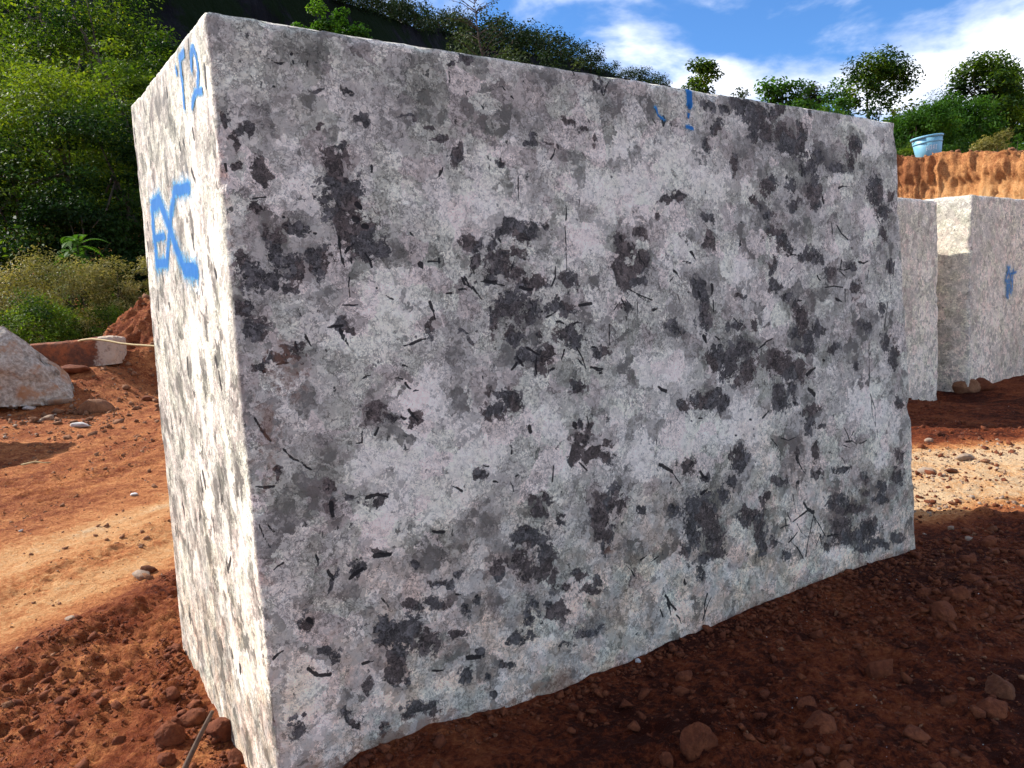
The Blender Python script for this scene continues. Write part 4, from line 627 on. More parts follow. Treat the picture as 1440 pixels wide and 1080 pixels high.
def rock(px, py, wpx, hpx, name, mat, label, cat, group=None, flat=None, angular=.7, sink=.3, yaw=None, smooth=False, sub=2, tilt=0.):
    """stone whose foot shows at photo pixel (px,py); size from its size in pixels"""
    _rs[0] += 1; sd = _rs[0]
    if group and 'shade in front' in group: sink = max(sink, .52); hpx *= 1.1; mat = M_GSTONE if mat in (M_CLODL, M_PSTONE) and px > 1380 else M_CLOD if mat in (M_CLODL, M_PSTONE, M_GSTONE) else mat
    p = G(px, py); k = p[1]/CAM_F
    W, H = wpx*k, hpx*k*1.1
    D = W*(flat or .8)
    V, F = rock_geo(sd, (W*1.05, D, H/(1-sink*.6)), angular, sub)
    V = rotz(V, yaw if yaw is not None else (sd*1.7) % 6.28)
    if yaw is None: V[:, 0] *= W/max(1e-6, np.ptp(V[:, 0]))
    if tilt: c, s = math.cos(tilt), math.sin(tilt); V = np.stack([V[:, 0]*c-V[:, 2]*s, V[:, 1], V[:, 0]*s+V[:, 2]*c], 1)
    zmin = V[:, 2].min(); hh = np.ptp(V[:, 2])
    q = (p[0], p[1]+D*.35, float(ground_h(p[0], p[1]+D*.35)))
    V = V+np.array([0, 0, -zmin-sink*hh])+np.array(q)
    o = mesh(name, V, F, mat, None, smooth, None, q)
    return tag(o, label, cat, group)

# left: boulder, slab, cable, soil heap
pb = G(40, 588)
bv = np.array([(-3.4, -.5, -.1), (-.55, -.55, -.1), (.25, -.25, -.1), (.62, .15, -.1), (.55, .7, -.1), (-3.2, 1.2, -.1), (-3.0, 0, .75), (-1.5, .2, .72), (-.66, -.12, .70), (-.42, .12, .97), (-.24, .2, 1.0), (-.06, .30, .84), (.1, .45, .66), (.3, .5, .42), (-.95, -.45, .35), (-.45, -.42, .42), (-.1, -.22, .50), (-1.2, .9, .6), (-2.2, -.4, .5)])*.86
bm = bmesh.new()
for q in bv: bm.verts.new(q)
bmesh.ops.convex_hull(bm, input=bm.verts)
for v in [v for v in bm.verts if not v.link_faces]: bm.verts.remove(v)
bmesh.ops.triangulate(bm, faces=bm.faces)
for i in range(4): bmesh.ops.subdivide_edges(bm, edges=bm.edges, cuts=1, use_grid_fill=True)
bm.verts.index_update(); V = np.array([v.co for v in bm.verts]); F = np.array([[v.index for v in f.verts] for f in bm.faces]); bm.free()
V = V*np.array([1, 1, 1.12])
rgb_ = np.random.default_rng(21); c_ = np.array([-.2, 0, .35])
sel = V[:, 0] > -1.3; W_ = V[sel]-c_
for i in range(16):
    d = rgb_.normal(size=3); d[2] = abs(d[2])*.6; d[1] -= .3; d /= np.linalg.norm(d); h_ = W_@d; W_ = W_-np.outer(np.maximum(h_-h_.max()*rgb_.uniform(.80, .94), 0), d)
V[sel] = W_+c_
V = V+(.13*np.round(2.5*fbm(V[:, 0]*1.5+4, V[:, 1]*1.5, V[:, 2]*2.2, 3))/2.5)[:, None]*np.array([.7, -.9, .35])
V = V+(.05*fbm(V[:, 0]*2, V[:, 1]*2, V[:, 2]*2, 5, .6)+.03*fbm(V[:, 0]*9, V[:, 1]*9, V[:, 2]*9, 3))[:, None]*np.array([.6, -.5, .45])
q = np.array([pb[0]-.30, pb[1]+.50, float(ground_h(pb[0], pb[1]+.75))])
V = V*np.array([1, 1, 1.02])+q
m, T, b, out = material('soil_stained_granite')
P = T.node('ShaderNodeTexCoord').outputs['Object']
n = T.noise(P, 3.2, 6, .65); n2 = T.noise(P, 22, 5, .65)
c0 = T.mix(T.step(n2, .35, .65), (.27, .215, .165), (.50, .43, .35)); c0 = T.mix(T.step(n, .48, .66), c0, (.36, .175, .085))
T.l.new(c0, b.inputs['Base Color']); b.inputs['Roughness'].default_value = .9; bump(T, b, T.math('ADD', n, n2), .6, .03)
M_STAIN = m
o = mesh('boulder', V, F, m, None, False, None, q); tag(o, 'big pale boulder stained with orange earth at the left edge', 'boulder')
V, F = rock_geo(77, (2.0, 1.7, 2.3), .7, 3, 18); q = np.array([-6.95, 8.25, float(ground_h(-6.95, 8.25))])
o = mesh('boulder', V+q+np.array([0, 0, .75]), F, M_STAIN, None, False, None, q); tag(o, 'tall boulder beyond the left edge that throws its shadow on the track', 'boulder')

def slab_geo(L, W, H, seed, n=(26, 9, 9)):
    C = [[[np.array([(i-.5)*L, (j-.5)*W, k*H]) for k in (0, 1)] for j in (0, 1)] for i in (0, 1)]
    V, F, _, _ = box_shell(C, {k: min(L, W, H)/8 for k in ('front', 'back', 'left', 'right', 'top')}, H*.16, H*.07, seed, (L, W, H))
    return V, F
p1 = at_depth(97, 516, 11.5); p1[2] = max(p1[2], float(ground_h(p1[0], p1[1])))-.0; k = p1[1]/CAM_F
V, F = slab_geo(118*k, .55, 40*k, 4.2); V = rotz(V, .12); V[:, 2] += V[:, 0]*.06
q = np.array([p1[0], p1[1]+.3, p1[2]-.04])
m, T, b, out = material('rusty_clay_crust')
P = T.node('ShaderNodeTexCoord').outputs['Object']; n = T.noise(P, 4, 6, .7); n2 = T.noise(P, 20, 5, .65)
c0 = T.mix(T.step(n, .4, .62), (.30, .09, .035), (.12, .05, .03)); c0 = T.mix(T.step(T.math('ADD', T.math('MULTIPLY', T.node('ShaderNodeSeparateXYZ', ins={0: P}).outputs[0], 1.6), n), 1.15, 1.3), c0, (.50, .38, .28))
c0 = T.mix(T.step(n2, .3, .5), T.mix(.5, c0, (.05, .025, .015)), c0)
T.l.new(c0, b.inputs['Base Color']); b.inputs['Roughness'].default_value = .9; bump(T, b, T.math('ADD', n, n2), .6, .03)
o = mesh('stone_slab', V+q, F, m, None, True, None, q); tag(o, 'long rust red slab lying behind the pale boulder, with a pale end', 'stone slab')
SLAB_TOP = q[2]+40*k
# yellow cable over the slab end to the large block
cps = []
for px, py in [(108, 481), (114, 478.6), (122, 477.4), (130, 477), (142, 478), (155, 480), (170, 483), (188, 485), (206, 486), (226, 487.5), (250, 489)]:
    yy = p1[1]+.10-.006*(px-108)
    cps.append(at_depth(px, py, yy))
V, F = tube(np.array(cps), .016, 8)
o = mesh('cable', V, F, M_ROPE, None, True, None, tuple(cps[0])); tag(o, 'thin yellow cable stretched from the rust red slab towards the largest block', 'cable')

hp = at_depth(178, 520, 12.3)
xs = np.linspace(-1.9, 2.6, 150); ys = np.linspace(-1.6, 2.0, 120); Xh, Yh = np.meshgrid(xs, ys, indexing='ij')
hz = .74*np.exp(-(np.abs(Xh-.16)/.62)**3.2-((Yh-.2)/.75)**2)+.75*np.exp(-((Xh-1.05)/.8)**2-((Yh-.1)/.8)**2)+.28*np.exp(-((Xh+.7)/.6)**2-((Yh+.1)/.8)**2)
rn = fbm(Xh*1.6, Yh*1.6, 3., 5, .6); hz = hz*(1+.38*rn)+.16*np.abs(fbm(Xh*4, Yh*4, 8., 5, .65))*np.clip(hz*2, 0, 1)
edge = np.minimum.reduce([(Xh+1.9)/.6, (2.6-Xh)/.6, (Yh+1.6)/.6, (2.0-Yh)/.6]); hz = hz*np.clip(edge, 0, 1)-.06
o = mesh('soil_heap', np.stack([Xh+hp[0], Yh+hp[1]+.5, hz+ground_h(Xh+hp[0], Yh+hp[1]+.5)], -1).reshape(-1, 3), grid_faces(150, 120), M_SOIL, None, True,
         {'pale': np.clip(.45+.40*rn.ravel()+.15*fbm(Xh*6, Yh*6, 2., 3).ravel(), 0, 1)}, (hp[0], hp[1]+.5, 0))
_hc = o
rg = np.random.default_rng(71); parts = []
zz_ = hz+ground_h(Xh+hp[0], Yh+hp[1]+.5)
for i in range(900):
    a_, b_ = rg.integers(8, 142), rg.integers(6, 100)
    if hz[a_, b_] < .05: continue
    s_ = .025*(1-rg.random()*.985)**-.55
    V, F = rock_geo(1500+i % 14, (s_*1.1, s_, s_*.8), .7, 0, 11)
    parts.append((rotz(V, rg.random()*6)+np.array([Xh[a_, b_]+hp[0], Yh[a_, b_]+hp[1]+.5, zz_[a_, b_]+s_*.12]), F))
V, F = join(parts); o = mesh('earth_crumbs', V, F, M_CLODL, None, False, None, (0, 0, 0)); o['kind'] = 'stuff'
o = _hc
tag(o, 'heap of red brown earth below the dry bushes, beside the largest block', 'soil heap')

CW = 'white stone chips at the foot of the boulder'
rock(11, 577, 26, 18, 'stone', M_WHITE, 'white angular stone at the left edge in front of the pale boulder', 'stone', sink=.15)
rock(38, 577, 17, 9, 'stone', M_WHITE, 'small white stone just right of the angular white one', 'stone', sink=.2)
rock(62, 592, 22, 9, 'stone', M_PSTONE, 'pale lumpy stone below the boulder, above its shadow', 'stone')
rock(78, 572, 32, 11, 'stone', M_PSTONE, 'flat grey stone leaning at the right foot of the boulder', 'stone', flat=.6)
rock(106, 602, 34, 8, 'stone', M_WHITE, 'flat bluish white stone lying alone on the earth right of the boulder', 'stone', flat=.6, sink=.2)
rock(130, 582, 44, 24, 'soil_clod', M_CLODL, 'large brown clod of earth between the boulder and the largest block', 'clod', angular=.4)
rock(204, 564, 22, 9, 'soil_clod', M_CLOD, 'dark clod on the earth slope close to the left side of the largest block', 'clod', angular=.4)
rock(95, 528, 46, 14, 'stone', M_CLOD, 'dark earthy lump in the hollow below the rust red slab', 'stone')
rock(187, 698, 13, 5, 'stone', M_WHITE, 'white chip lying alone on the pale track', 'stone', sink=.15)
rock(199, 816, 27, 11, 'stone', M_PSTONE, 'flat tan stone plate propped on the churned ridge', 'stone', flat=.7, sink=.1, tilt=-.35)
rock(209, 808, 24, 11, 'stone', M_GSTONE, 'dark stone plate just behind the tan plate on the churned ridge', 'stone', flat=.7, sink=.1, tilt=-.25)
rock(97, 873, 15, 6, 'stone', M_PSTONE, 'small pale stone in the churned red earth at left', 'stone')
rock(28, 748, 7, 4, 'stone', M_WHITE, 'tiny white chip on the track near the left edge', 'stone')
rock(6, 974, 16, 14, 'soil_clod', M_CLOD, 'dark clod cut by the left edge of the picture', 'clod', angular=.4)
CG = 'big clods at the corner of the largest block'
rock(236, 1050, 44, 34, 'soil_clod', M_CLOD, 'big dark red clod left of the stick at the bottom edge', 'clod', CG, angular=.45, sub=3)
rock(308, 1048, 46, 44, 'soil_clod', M_CLOD, 'biggest dark red clod right of the stick, touching the largest block', 'clod', CG, angular=.45, sub=3, sink=.2)
rock(166, 1046, 20, 17, 'soil_clod', M_CLOD, 'squarish dark clod left of the big clods by the stick', 'clod', CG, angular=.6)
rock(240, 988, 26, 18, 'soil_clod', M_CLOD, 'rounded red clod above the big clods, near the lower end of the sunlit side', 'clod', CG, angular=.45)
rock(266, 1020, 42, 20, 'soil_clod', M_CLOD, 'low wide clod behind the stick', 'clod', CG, angular=.4)
rock(331, 1074, 30, 24, 'soil_clod', M_CLOD, 'clod wedged against the bottom corner of the largest block', 'clod', CG, angular=.45)
rock(232, 1080, 30, 20, 'soil_clod', M_CLOD, 'clod on the bottom edge of the picture, left of the stick', 'clod', CG, angular=.45)
# stick leaning on the block
a_, b_ = G(255, 1086), at_depth(299, 1000, 2.32)
V, F = tube(np.array([a_+np.array([0, -.05, -.02]), a_*.66+b_*.34+np.array([.004, 0, .004]), a_*.33+b_*.67, b_]), [.0095, .0085, .0075, .006], 9)
o = mesh('stick', V, F, M_TWIG, None, True, None, tuple(a_)); tag(o, 'thin brown stick leaning among clods at the lower left corner of the largest block', 'stick')
p = G(50, 651); tw = [p+np.array([dx, dx*.25, 0]) for dx in (-.12, -.06, 0, .06, .13)]
for q in tw: q[2] = float(ground_h(q[0], q[1]))+.008
V, F = tube(np.array(tw), [.011, .011, .01, .009, .007], 6)
o = mesh('stick', V, F, M_ROPE, None, False, None, tuple(p)); tag(o, 'short pale stick lying on the earth below the boulder shadow', 'stick')

# right: stones in the sunlit strip and in the shade
SG = 'stones on the sunlit strip of earth'
rock(1361, 649, 30, 9, 'stone', M_PSTONE, 'flat pale stone at the far side of the sunlit strip', 'stone', SG, flat=.7)
rock(1306, 666, 22, 9, 'stone', M_PSTONE, 'pale stone on the sunlit strip close to the largest block', 'stone', SG)
rock(1341, 667, 20, 9, 'stone', M_GSTONE, 'dark stone in the middle of the sunlit strip', 'stone', SG)
rock(1342, 712, 11, 6, 'stone', M_GSTONE, 'small dark stone at the near side of the sunlit strip', 'stone', SG)
rock(1387, 651, 14, 6, 'stone', M_CLODL, 'small brown stone just right of the flat pale stone on the sunlit strip', 'stone', SG)
rock(1308, 622, 12, 6, 'stone', M_PSTONE, 'small pinkish pale stone in the shade behind the sunlit strip', 'stone')
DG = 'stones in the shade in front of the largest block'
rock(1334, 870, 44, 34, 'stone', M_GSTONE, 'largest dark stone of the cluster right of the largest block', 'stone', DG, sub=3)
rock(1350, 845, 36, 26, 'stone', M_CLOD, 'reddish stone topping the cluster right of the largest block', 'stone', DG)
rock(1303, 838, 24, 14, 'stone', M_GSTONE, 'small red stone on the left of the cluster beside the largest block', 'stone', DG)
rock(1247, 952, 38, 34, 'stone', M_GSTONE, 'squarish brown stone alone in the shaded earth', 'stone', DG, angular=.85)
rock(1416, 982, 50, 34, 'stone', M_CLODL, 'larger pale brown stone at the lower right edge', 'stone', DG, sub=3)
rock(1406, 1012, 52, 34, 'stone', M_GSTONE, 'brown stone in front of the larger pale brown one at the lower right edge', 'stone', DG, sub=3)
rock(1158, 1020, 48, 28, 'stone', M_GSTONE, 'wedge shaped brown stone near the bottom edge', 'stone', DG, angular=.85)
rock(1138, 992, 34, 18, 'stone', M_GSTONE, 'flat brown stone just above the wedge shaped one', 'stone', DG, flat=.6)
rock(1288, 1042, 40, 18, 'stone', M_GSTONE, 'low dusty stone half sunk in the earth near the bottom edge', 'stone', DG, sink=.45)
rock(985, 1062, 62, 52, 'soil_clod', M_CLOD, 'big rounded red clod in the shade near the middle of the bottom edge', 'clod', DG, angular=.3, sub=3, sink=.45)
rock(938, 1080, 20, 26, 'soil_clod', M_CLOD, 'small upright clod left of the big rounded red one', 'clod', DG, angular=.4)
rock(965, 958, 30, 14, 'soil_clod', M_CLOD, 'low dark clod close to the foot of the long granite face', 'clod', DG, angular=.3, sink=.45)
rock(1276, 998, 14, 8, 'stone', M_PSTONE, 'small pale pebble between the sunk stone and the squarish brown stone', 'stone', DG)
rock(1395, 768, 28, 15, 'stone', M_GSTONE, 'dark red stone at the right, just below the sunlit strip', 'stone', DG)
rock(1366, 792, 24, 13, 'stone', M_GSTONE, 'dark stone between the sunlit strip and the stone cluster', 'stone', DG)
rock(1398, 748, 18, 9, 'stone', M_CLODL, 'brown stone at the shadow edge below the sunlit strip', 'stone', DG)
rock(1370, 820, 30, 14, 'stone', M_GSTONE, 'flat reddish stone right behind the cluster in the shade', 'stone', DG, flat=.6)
rock(897, 932, 8, 8, 'stone', M_WHITE, 'small white stone at the foot of the long granite face', 'stone', DG)
# dirt heaped at the foot of the far block
rock(1366, 552, 44, 24, 'soil_clod', M_CLODL, 'mound of brown earth at the foot of the far granite block', 'clod', angular=.25, sub=3, sink=.3)
rock(1386, 548, 34, 18, 'soil_clod', M_CLOD, 'dark mound of earth right of the brown mound under the far granite block', 'clod', angular=.25, sub=3, sink=.3)

# loose small stones and crumbs of earth: nobody could count them
def crumbs(name, mats, n, sampler, smin, smax, seed, power=2.6):
    rg = np.random.default_rng(seed); bases = []
    for i in range(10):
        V, F = rock_geo(900+i+seed, (1, .85, .65), .7, 0, 11); bases.append((V, F))
    xy = sampler(rg, n); r = smin*(1-rg.random(len(xy))*(1-(smin/smax)**(power-1)))**(-1/(power-1))
    parts = []
    zz = ground_h(xy[:, 0], xy[:, 1])
    for (x, y), z, s in zip(xy, zz, r):
        V, F = bases[rg.integers(10)]
        a, e = rg.random()*6.28, rg.normal(0, .3)
        c, s_ = math.cos(a), math.sin(a)
        Vr = np.stack([V[:, 0]*c-V[:, 1]*s_, V[:, 0]*s_+V[:, 1]*c, V[:, 2]+V[:, 0]*e], 1)*s
        parts.append((Vr+np.array([x, y, z+s*.12]), F))
    V, F = join(parts)
    o = mesh(name, V, F, mats, None, False, None, (0, 0, 0)); o['kind'] = 'stuff'; return o
def outside_block(x, y):
    s = (x-BX)*DF[0]+(y-BY)*DF[1]; n = (x-BX)*NF[0]+(y-BY)*NF[1]
    return ~((s > -.02) & (s < 3.2) & (n < .02) & (n > -1.6))
def zone(fun, box):
    def smp(rg, n):
        out = []; got = 0
        while got < n:
            x = rg.uniform(box[0], box[1], n*2); y = rg.uniform(box[2], box[3], n*2)
            k_ = (rg.random(n*2) < fun(x, y)) & outside_block(x, y)
            out.append(np.stack([x[k_], y[k_]], 1)); got += k_.sum()
        return np.concatenate(out)[:n]
    return smp
ulf = lambda x, y: x-.32*(y-4)
clump = lambda x, y, s=1.: np.clip(.35+1.3*fbm(x*2.5*s, y*2.5*s, 21., 3), 0, 1)
crumbs('earth_crumbs', M_CLOD, 11000, zone(lambda x, y: sstep(ulf(x, y), -2.05, -1.7)*clump(x, y), (-2.6, -.3, 1.6, 5)), .005, .075, 1, 2.9)
crumbs('earth_crumbs', M_CLODL, 6000, zone(lambda x, y: (.25+np.exp(-((ulf(x, y)+2.65)/.2)**2)+sstep(-ulf(x, y), 3.4, 4.4))*clump(x, y), (-7, -.6, 1.8, 12)), .010, .07, 2)
crumbs('earth_crumbs', M_CLODL, 1500, zone(lambda x, y: clump(x, y, .5), (-10, -3.5, 8, 15)), .03, .22, 3)
crumbs('gravel', M_PSTONE, 700, zone(lambda x, y: clump(x, y), (-7, -.6, 1.8, 12)), .006, .035, 4, 3.2)
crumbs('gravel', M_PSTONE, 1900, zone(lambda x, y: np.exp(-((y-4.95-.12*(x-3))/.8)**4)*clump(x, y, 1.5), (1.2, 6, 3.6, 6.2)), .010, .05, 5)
crumbs('earth_crumbs', M_CLOD, 8000, zone(lambda x, y: clump(x, y), (-.6, 4.5, 1.2, 9)), .009, .10, 6, 2.7)
crumbs('gravel', M_GSTONE, 1500, zone(lambda x, y: clump(x, y, .8), (-.3, 5, 1.4, 9)), .006, .045, 7, 2.8)
crumbs('earth_crumbs', M_CLOD, 9000, zone(lambda x, y: clump(x, y, .7)*(1-.6*sstep(y, 3, 4.2)), (-.3, 2.9, 1.4, 4.3)), .005, .055, 14, 2.5)
crumbs('earth_crumbs', M_CLODL, 1200, zone(lambda x, y: clump(x, y, .9), (-.3, 3.2, 1.4, 4.3)), .004, .035, 15, 2.5)
crumbs('gravel', M_WHITE, 1000, zone(lambda x, y: clump(x, y), (-.4, 5, 1.4, 9)), .0025, .012, 8, 3.0)
crumbs('earth_crumbs', M_CLOD, 1500, zone(lambda x, y: np.exp(-np.abs((x-BX)*NF[0]+(y-BY)*NF[1]-.02)/.07), (-.6, 2.1, 1.9, 3.7)), .006, .05, 12)
crumbs('earth_crumbs', M_CLOD, 1200, zone(lambda x, y: np.exp(-np.abs((x-BX)*DF[0]+(y-BY)*DF[1]+.03)/.07), (-1.6, -.6, 1.9, 3.3)), .006, .06, 13)
crumbs('gravel', M_PSTONE, 300, zone(lambda x, y: clump(x, y), (-8.5, -5, 8.6, 10.5)), .02, .10, 9)
crumbs('bank_crumbs', M_CLODL, 10, zone(lambda x, y: np.ones_like(x), (5, 7, 12, 13)), .05, .2, 10)
def _bank_edge():
    rg = np.random.default_rng(44); parts = []
    for i in range(420):
        k_ = rg.integers(0, len(ss)); back = abs(rg.normal(.25, .35))-.12
        x, y = bp[k_]-bn[k_]*back; s = rg.uniform(.03, .12)
        V, F = rock_geo(1300+i % 12, (s, s*.8, s*.7), .6, 0, 11)
        parts.append((rotz(V, rg.random()*6)+np.array([x, y, top[k_]+s*.2]), F))
    V, F = join(parts); o = mesh('earth_crumbs', V, F, M_CLODL, None, False, None, (0, 0, 0)); o['kind'] = 'stuff'
_bank_edge()

# ------------------------------------------------------------------ plants
def leaves(C, N, size, rg, asp=.5, up=.55, droop=0.):
    """leaf-sized rhombi at C with outward normals N"""
    n = len(C)
    nr = N*.55+np.array([0, 0, up])+rg.normal(0, .55, (n, 3)); nr /= np.linalg.norm(nr, axis=1)[:, None]
    t = rg.normal(size=(n, 3)); t[:, 2] -= droop*1.5; t -= nr*(t*nr).sum(1)[:, None]; t /= np.linalg.norm(t, axis=1)[:, None]
    bvec = np.cross(nr, t); L = size*rg.uniform(.6, 1.25, (n, 1)); W = L*asp
    fold = nr*L*.10
    V = np.stack([C-t*L*.5, C+bvec*W*.5+fold, C+t*L*.5, C-bvec*W*.5+fold], 1).reshape(-1, 3)
    return V, np.arange(n*4).reshape(-1, 4)
def crown_geo(seed, H, W, n, size, clumps=38, base=.25, flat=1., top=0., droop=0., asp=.5, gap=1., vbias=0., dome=False):
    """crown from z=base*H to H, width W, gathered in leaf clumps"""
    rg = np.random.default_rng(seed)
    cz = H*(base+1)/2; rz = H*(1-base)/2
    d = rg.normal(size=(clumps, 3)); d /= np.linalg.norm(d, axis=1)[:, None]
    rad = rg.uniform(.35, 1.0, (clumps, 1))**.6
    cc = d*rad*np.array([W/2*.82, W/2*.82, rz*.93]); cc[:, 2] += cz
    cc[:, :2] *= (1-top*np.clip((cc[:, 2:3]-cz)/rz, -.6, 1))
    cr_ = rg.uniform(.09, .20, clumps)*W*gap
    wt = cr_**2; wt /= wt.sum(); k = rg.choice(clumps, n, p=wt)
    e = rg.normal(size=(n, 3)); e /= np.linalg.norm(e, axis=1)[:, None]
    rr = rg.random((n, 1))**.45
    e[:, 2] = np.where(e[:, 2] < -.25, -e[:, 2]*.6-.2, e[:, 2]) if dome else e[:, 2]
    P = cc[k]+e*rr*cr_[k][:, None]*np.array([1.15, 1.15, .80*flat])
    P[:, 2] = base*H+(P[:, 2]-base*H)*(H-base*H)/max(1e-6, np.percentile(P[:, 2], 99.8)-base*H)
    N = e*.6+(cc[k]-np.array([0, 0, cz]))/W
    V, F = leaves(P, N, size, rg, asp, .55, droop)
    cvv = rg.normal(0, .22, clumps)
    v = np.clip(.42+cvv[k]+rg.normal(0, .16, n)+vbias, 0, 1.2)
    return V, F, np.repeat(v, 4), cc, cr_
def trunk_geo(H, W, cc, r0, rg, limbs=7, base=.25):
    pts = np.array([(0, 0, -.4), (rg.normal(0, .03)*H, rg.normal(0, .03)*H, H*.3), (rg.normal(0, .04)*H, rg.normal(0, .04)*H, H*.58), (rg.normal(0, .04)*H, rg.normal(0, .04)*H, H*.86)])
    parts = [tube(pts, [r0, r0*.75, r0*.5, r0*.15], 8)]
    for i in rg.choice(len(cc), min(limbs, len(cc)), replace=False):
        f = rg.uniform(.35, .85); k_ = f*3; j = int(k_); st = pts[j]+(pts[min(3, j+1)]-pts[j])*(k_-j)
        mid = (st+cc[i])/2+np.array([0, 0, -.04*H])
        parts.append(tube(np.array([st, mid, cc[i]]), [r0*.38, r0*.25, r0*.07], 5))
    return join(parts)
def tree(loc, H, W, n, size, mat, label, cat, seed, group=None, name='tree', r0=None, **kw):
    rg = np.random.default_rng(seed+77)
    e = empty(name, loc, label, cat, group)
    V, F, v, cc, cr_ = crown_geo(seed, H, W, n, size, **kw)
    c = mesh('crown', V, F, mat, e, False, {'v': v}, (0, 0, 0))
    V, F = trunk_geo(H, W, cc, r0 or max(.02, H*.018), rg, 8 if n > 900 else 4)
    t = mesh('trunk', V, F, M_BARK, e, True, None, (0, 0, 0))
    return e
def place(px, top_py, wpx, y, zb=None):
    """stand a plant so that its top shows at (px, top_py) at distance y"""
    t = at_depth(px, top_py, y); z0 = float(ground_h(t[0], t[1])) if zb is None else zb
    if zb == 'bank': z0 = float(bank_top(t[0], t[1]))
    return (t[0], t[1], z0-.05), t[2]-z0+.05, wpx*y/CAM_F
FG = 'trees of the wood on the left slope'
for i, (px, ty, wp, y, n, sz, mat, lab) in enumerate([
    (40, -120, 330, 31, 15000, .17, M_L1, 'tall dark green tree rising out of the picture at the upper left corner'),
    (-40, 30, 300, 23, 15000, .13, M_L6, 'broad tree cut by the left edge with yellow green top leaves'),
    (120, -40, 230, 27, 12000, .15, M_L1, 'bushy tree with bright crown behind the first row, top cut by the picture edge'),
    (168, 62, 170, 22, 12000, .12, M_L6, 'bright yellow green tree nearest to the top corner of the largest block'),
    (228, 36, 110, 25, 8000, .13, M_L1, 'slender tree rising behind the bright one, against the dark rock'),
    (60, 82, 250, 19.5, 15000, .115, M_L6, 'wide tree in the middle of the wood with sunlit crown'),
    (150, 150, 200, 19, 15000, .10, M_L7, 'dense dark tree beside the sunlit side of the largest block'),
    (20, 190, 250, 19.2, 15000, .10, M_L7, 'dark low tree at the left edge above the dry bush'),
    (205, 205, 130, 19, 9000, .11, M_L7, 'dark tree close behind the left edge of the largest block'),
    (110, 262, 200, 18.2, 12000, .09, M_L7, 'dark green undergrowth tree above the fern like shrub'),
    (-90, 150, 240, 20, 8000, .13, M_L1, 'tree mostly outside the left edge of the picture'),
    (-330, 40, 300, 24, 9000, .16, M_L1, 'tall tree beyond the left edge that shades the wood'),
    (262, 110, 150, 30, 7000, .15, M_L1, 'tree showing only a sliver beside the top of the largest block')]):
    loc, H, W = place(px, ty, wp, y); tree(loc, H, W, n, sz, mat, lab, 'tree', 300+i, FG, base=.08 if y < 25 else .2, clumps=62, gap=1.1, top=.15, vbias=.06, dome=True)
# undergrowth
e = empty('shrub', place(105, 310, 60, 15.2)[0], 'bright green shrub with feathery leaves between the wood and the dry bush', 'shrub')
rg = np.random.default_rng(8); loc, H, W = place(105, 312, 92, 15.2); parts = []; vv = []; stems = []
for i in range(46):
    a = rg.random()*6.28; L = rg.uniform(.35, .8)*W*.62; el = rg.uniform(.1, 1.0)
    st = np.array([0, 0, H*rg.uniform(.45, .9)]); ts = np.linspace(0, 1, 16)
    fr = st+np.stack([np.cos(a)*L*ts, np.sin(a)*L*ts, el*L*ts-.75*L*ts**2], 1)
    d = np.gradient(fr, axis=0); d /= np.linalg.norm(d, axis=1)[:, None]; sd = np.cross(d, (0, 0, 1)); sd /= np.linalg.norm(sd, axis=1)[:, None]+1e-9
    for s_ in (-1, 1):
        l_ = .13*np.sin(math.pi*np.clip(ts*.9+.1, 0, 1))[:, None]
        q1 = fr; q3 = fr+s_*sd*l_+d*l_*.3-np.array([0, 0, .02]); wv = d*.022
        Vq = np.stack([q1, (q1+q3)/2+wv, q3, (q1+q3)/2-wv], 1).reshape(-1, 3)
        parts.append((Vq, np.arange(len(Vq)).reshape(-1, 4))); vv.append(np.full(len(Vq), rg.uniform(.4, .95)))
    stems.append(tube(np.array([(0, 0, -.1), (st[0], st[1], st[2]*.6), st, fr[8]]), [.02, .014, .01, .004], 5))
V, F = join(parts); mesh('crown', V, F, M_L2, e, False, {'v': np.concatenate(vv)}, (0, 0, 0))
V, F = join(stems); mesh('trunk', V, F, M_BARK, e, True, None, (0, 0, 0))
UG = 'bushes below the wood'
for i, (px, ty, wp, y, n, sz, mat, lab) in enumerate([
    (88, 352, 190, 14.2, 15000, .060, M_L4, 'dry olive bush, widest of the bushes below the wood'),
    (165, 362, 100, 14.4, 7000, .060, M_L4, 'olive bush right of the wide dry one'),
    (205, 362, 66, 14.8, 5000, .060, M_L4, 'greener bush touching the left edge of the largest block'),
    (12, 376, 120, 14.0, 7000, .062, M_L4, 'dry bush at the left edge of the picture'),
    (45, 408, 150, 13.0, 11000, .060, M_L1, 'dark green low bush above the pale boulder'),
    (150, 425, 110, 13.9, 6000, .055, M_L1, 'low dark bush behind the heap of red earth')]):
    loc, H, W = place(px, ty, wp, y); tree(loc, H, W, n, sz, mat, lab, 'bush', 340+i, UG, 'bush', base=-.12, vbias=.18, clumps=60, gap=.8, r0=.02, asp=.30)
# understory that closes the wood
def mass(name, fx, n, size, mat, seed):
    rg = np.random.default_rng(seed); P = fx(rg, n); V, F = leaves(P, np.tile((0, -.3, .5), (n, 1)), size, rg)
    o = mesh(name, V, F, mat, None, False, {'v': np.repeat(np.clip(rg.normal(.3, .2, n), 0, 1), 4)}, (0, 0, 0)); o['kind'] = 'stuff'
def under(rg, n):
    x = rg.uniform(-26, -5.5, n); y = rg.uniform(15.5, 34, n); z = ground_h(x, y, False)+rg.random(n)**1.4*(1.3+1.6*fbm(x*.7, y*.7, 3., 3))
    return np.stack([x, y, z], 1)
mass('undergrowth', under, 42000, .13, M_L1, 61)
def behind(rg, n):
    x = rg.uniform(-14, 14, n); y = rg.uniform(30, 62, n); z = ground_h(x, y, False)+rg.random(n)**1.3*(2.2+2.4*fbm(x*.35, y*.35, 3., 3))
    return np.stack([x, y, z], 1)
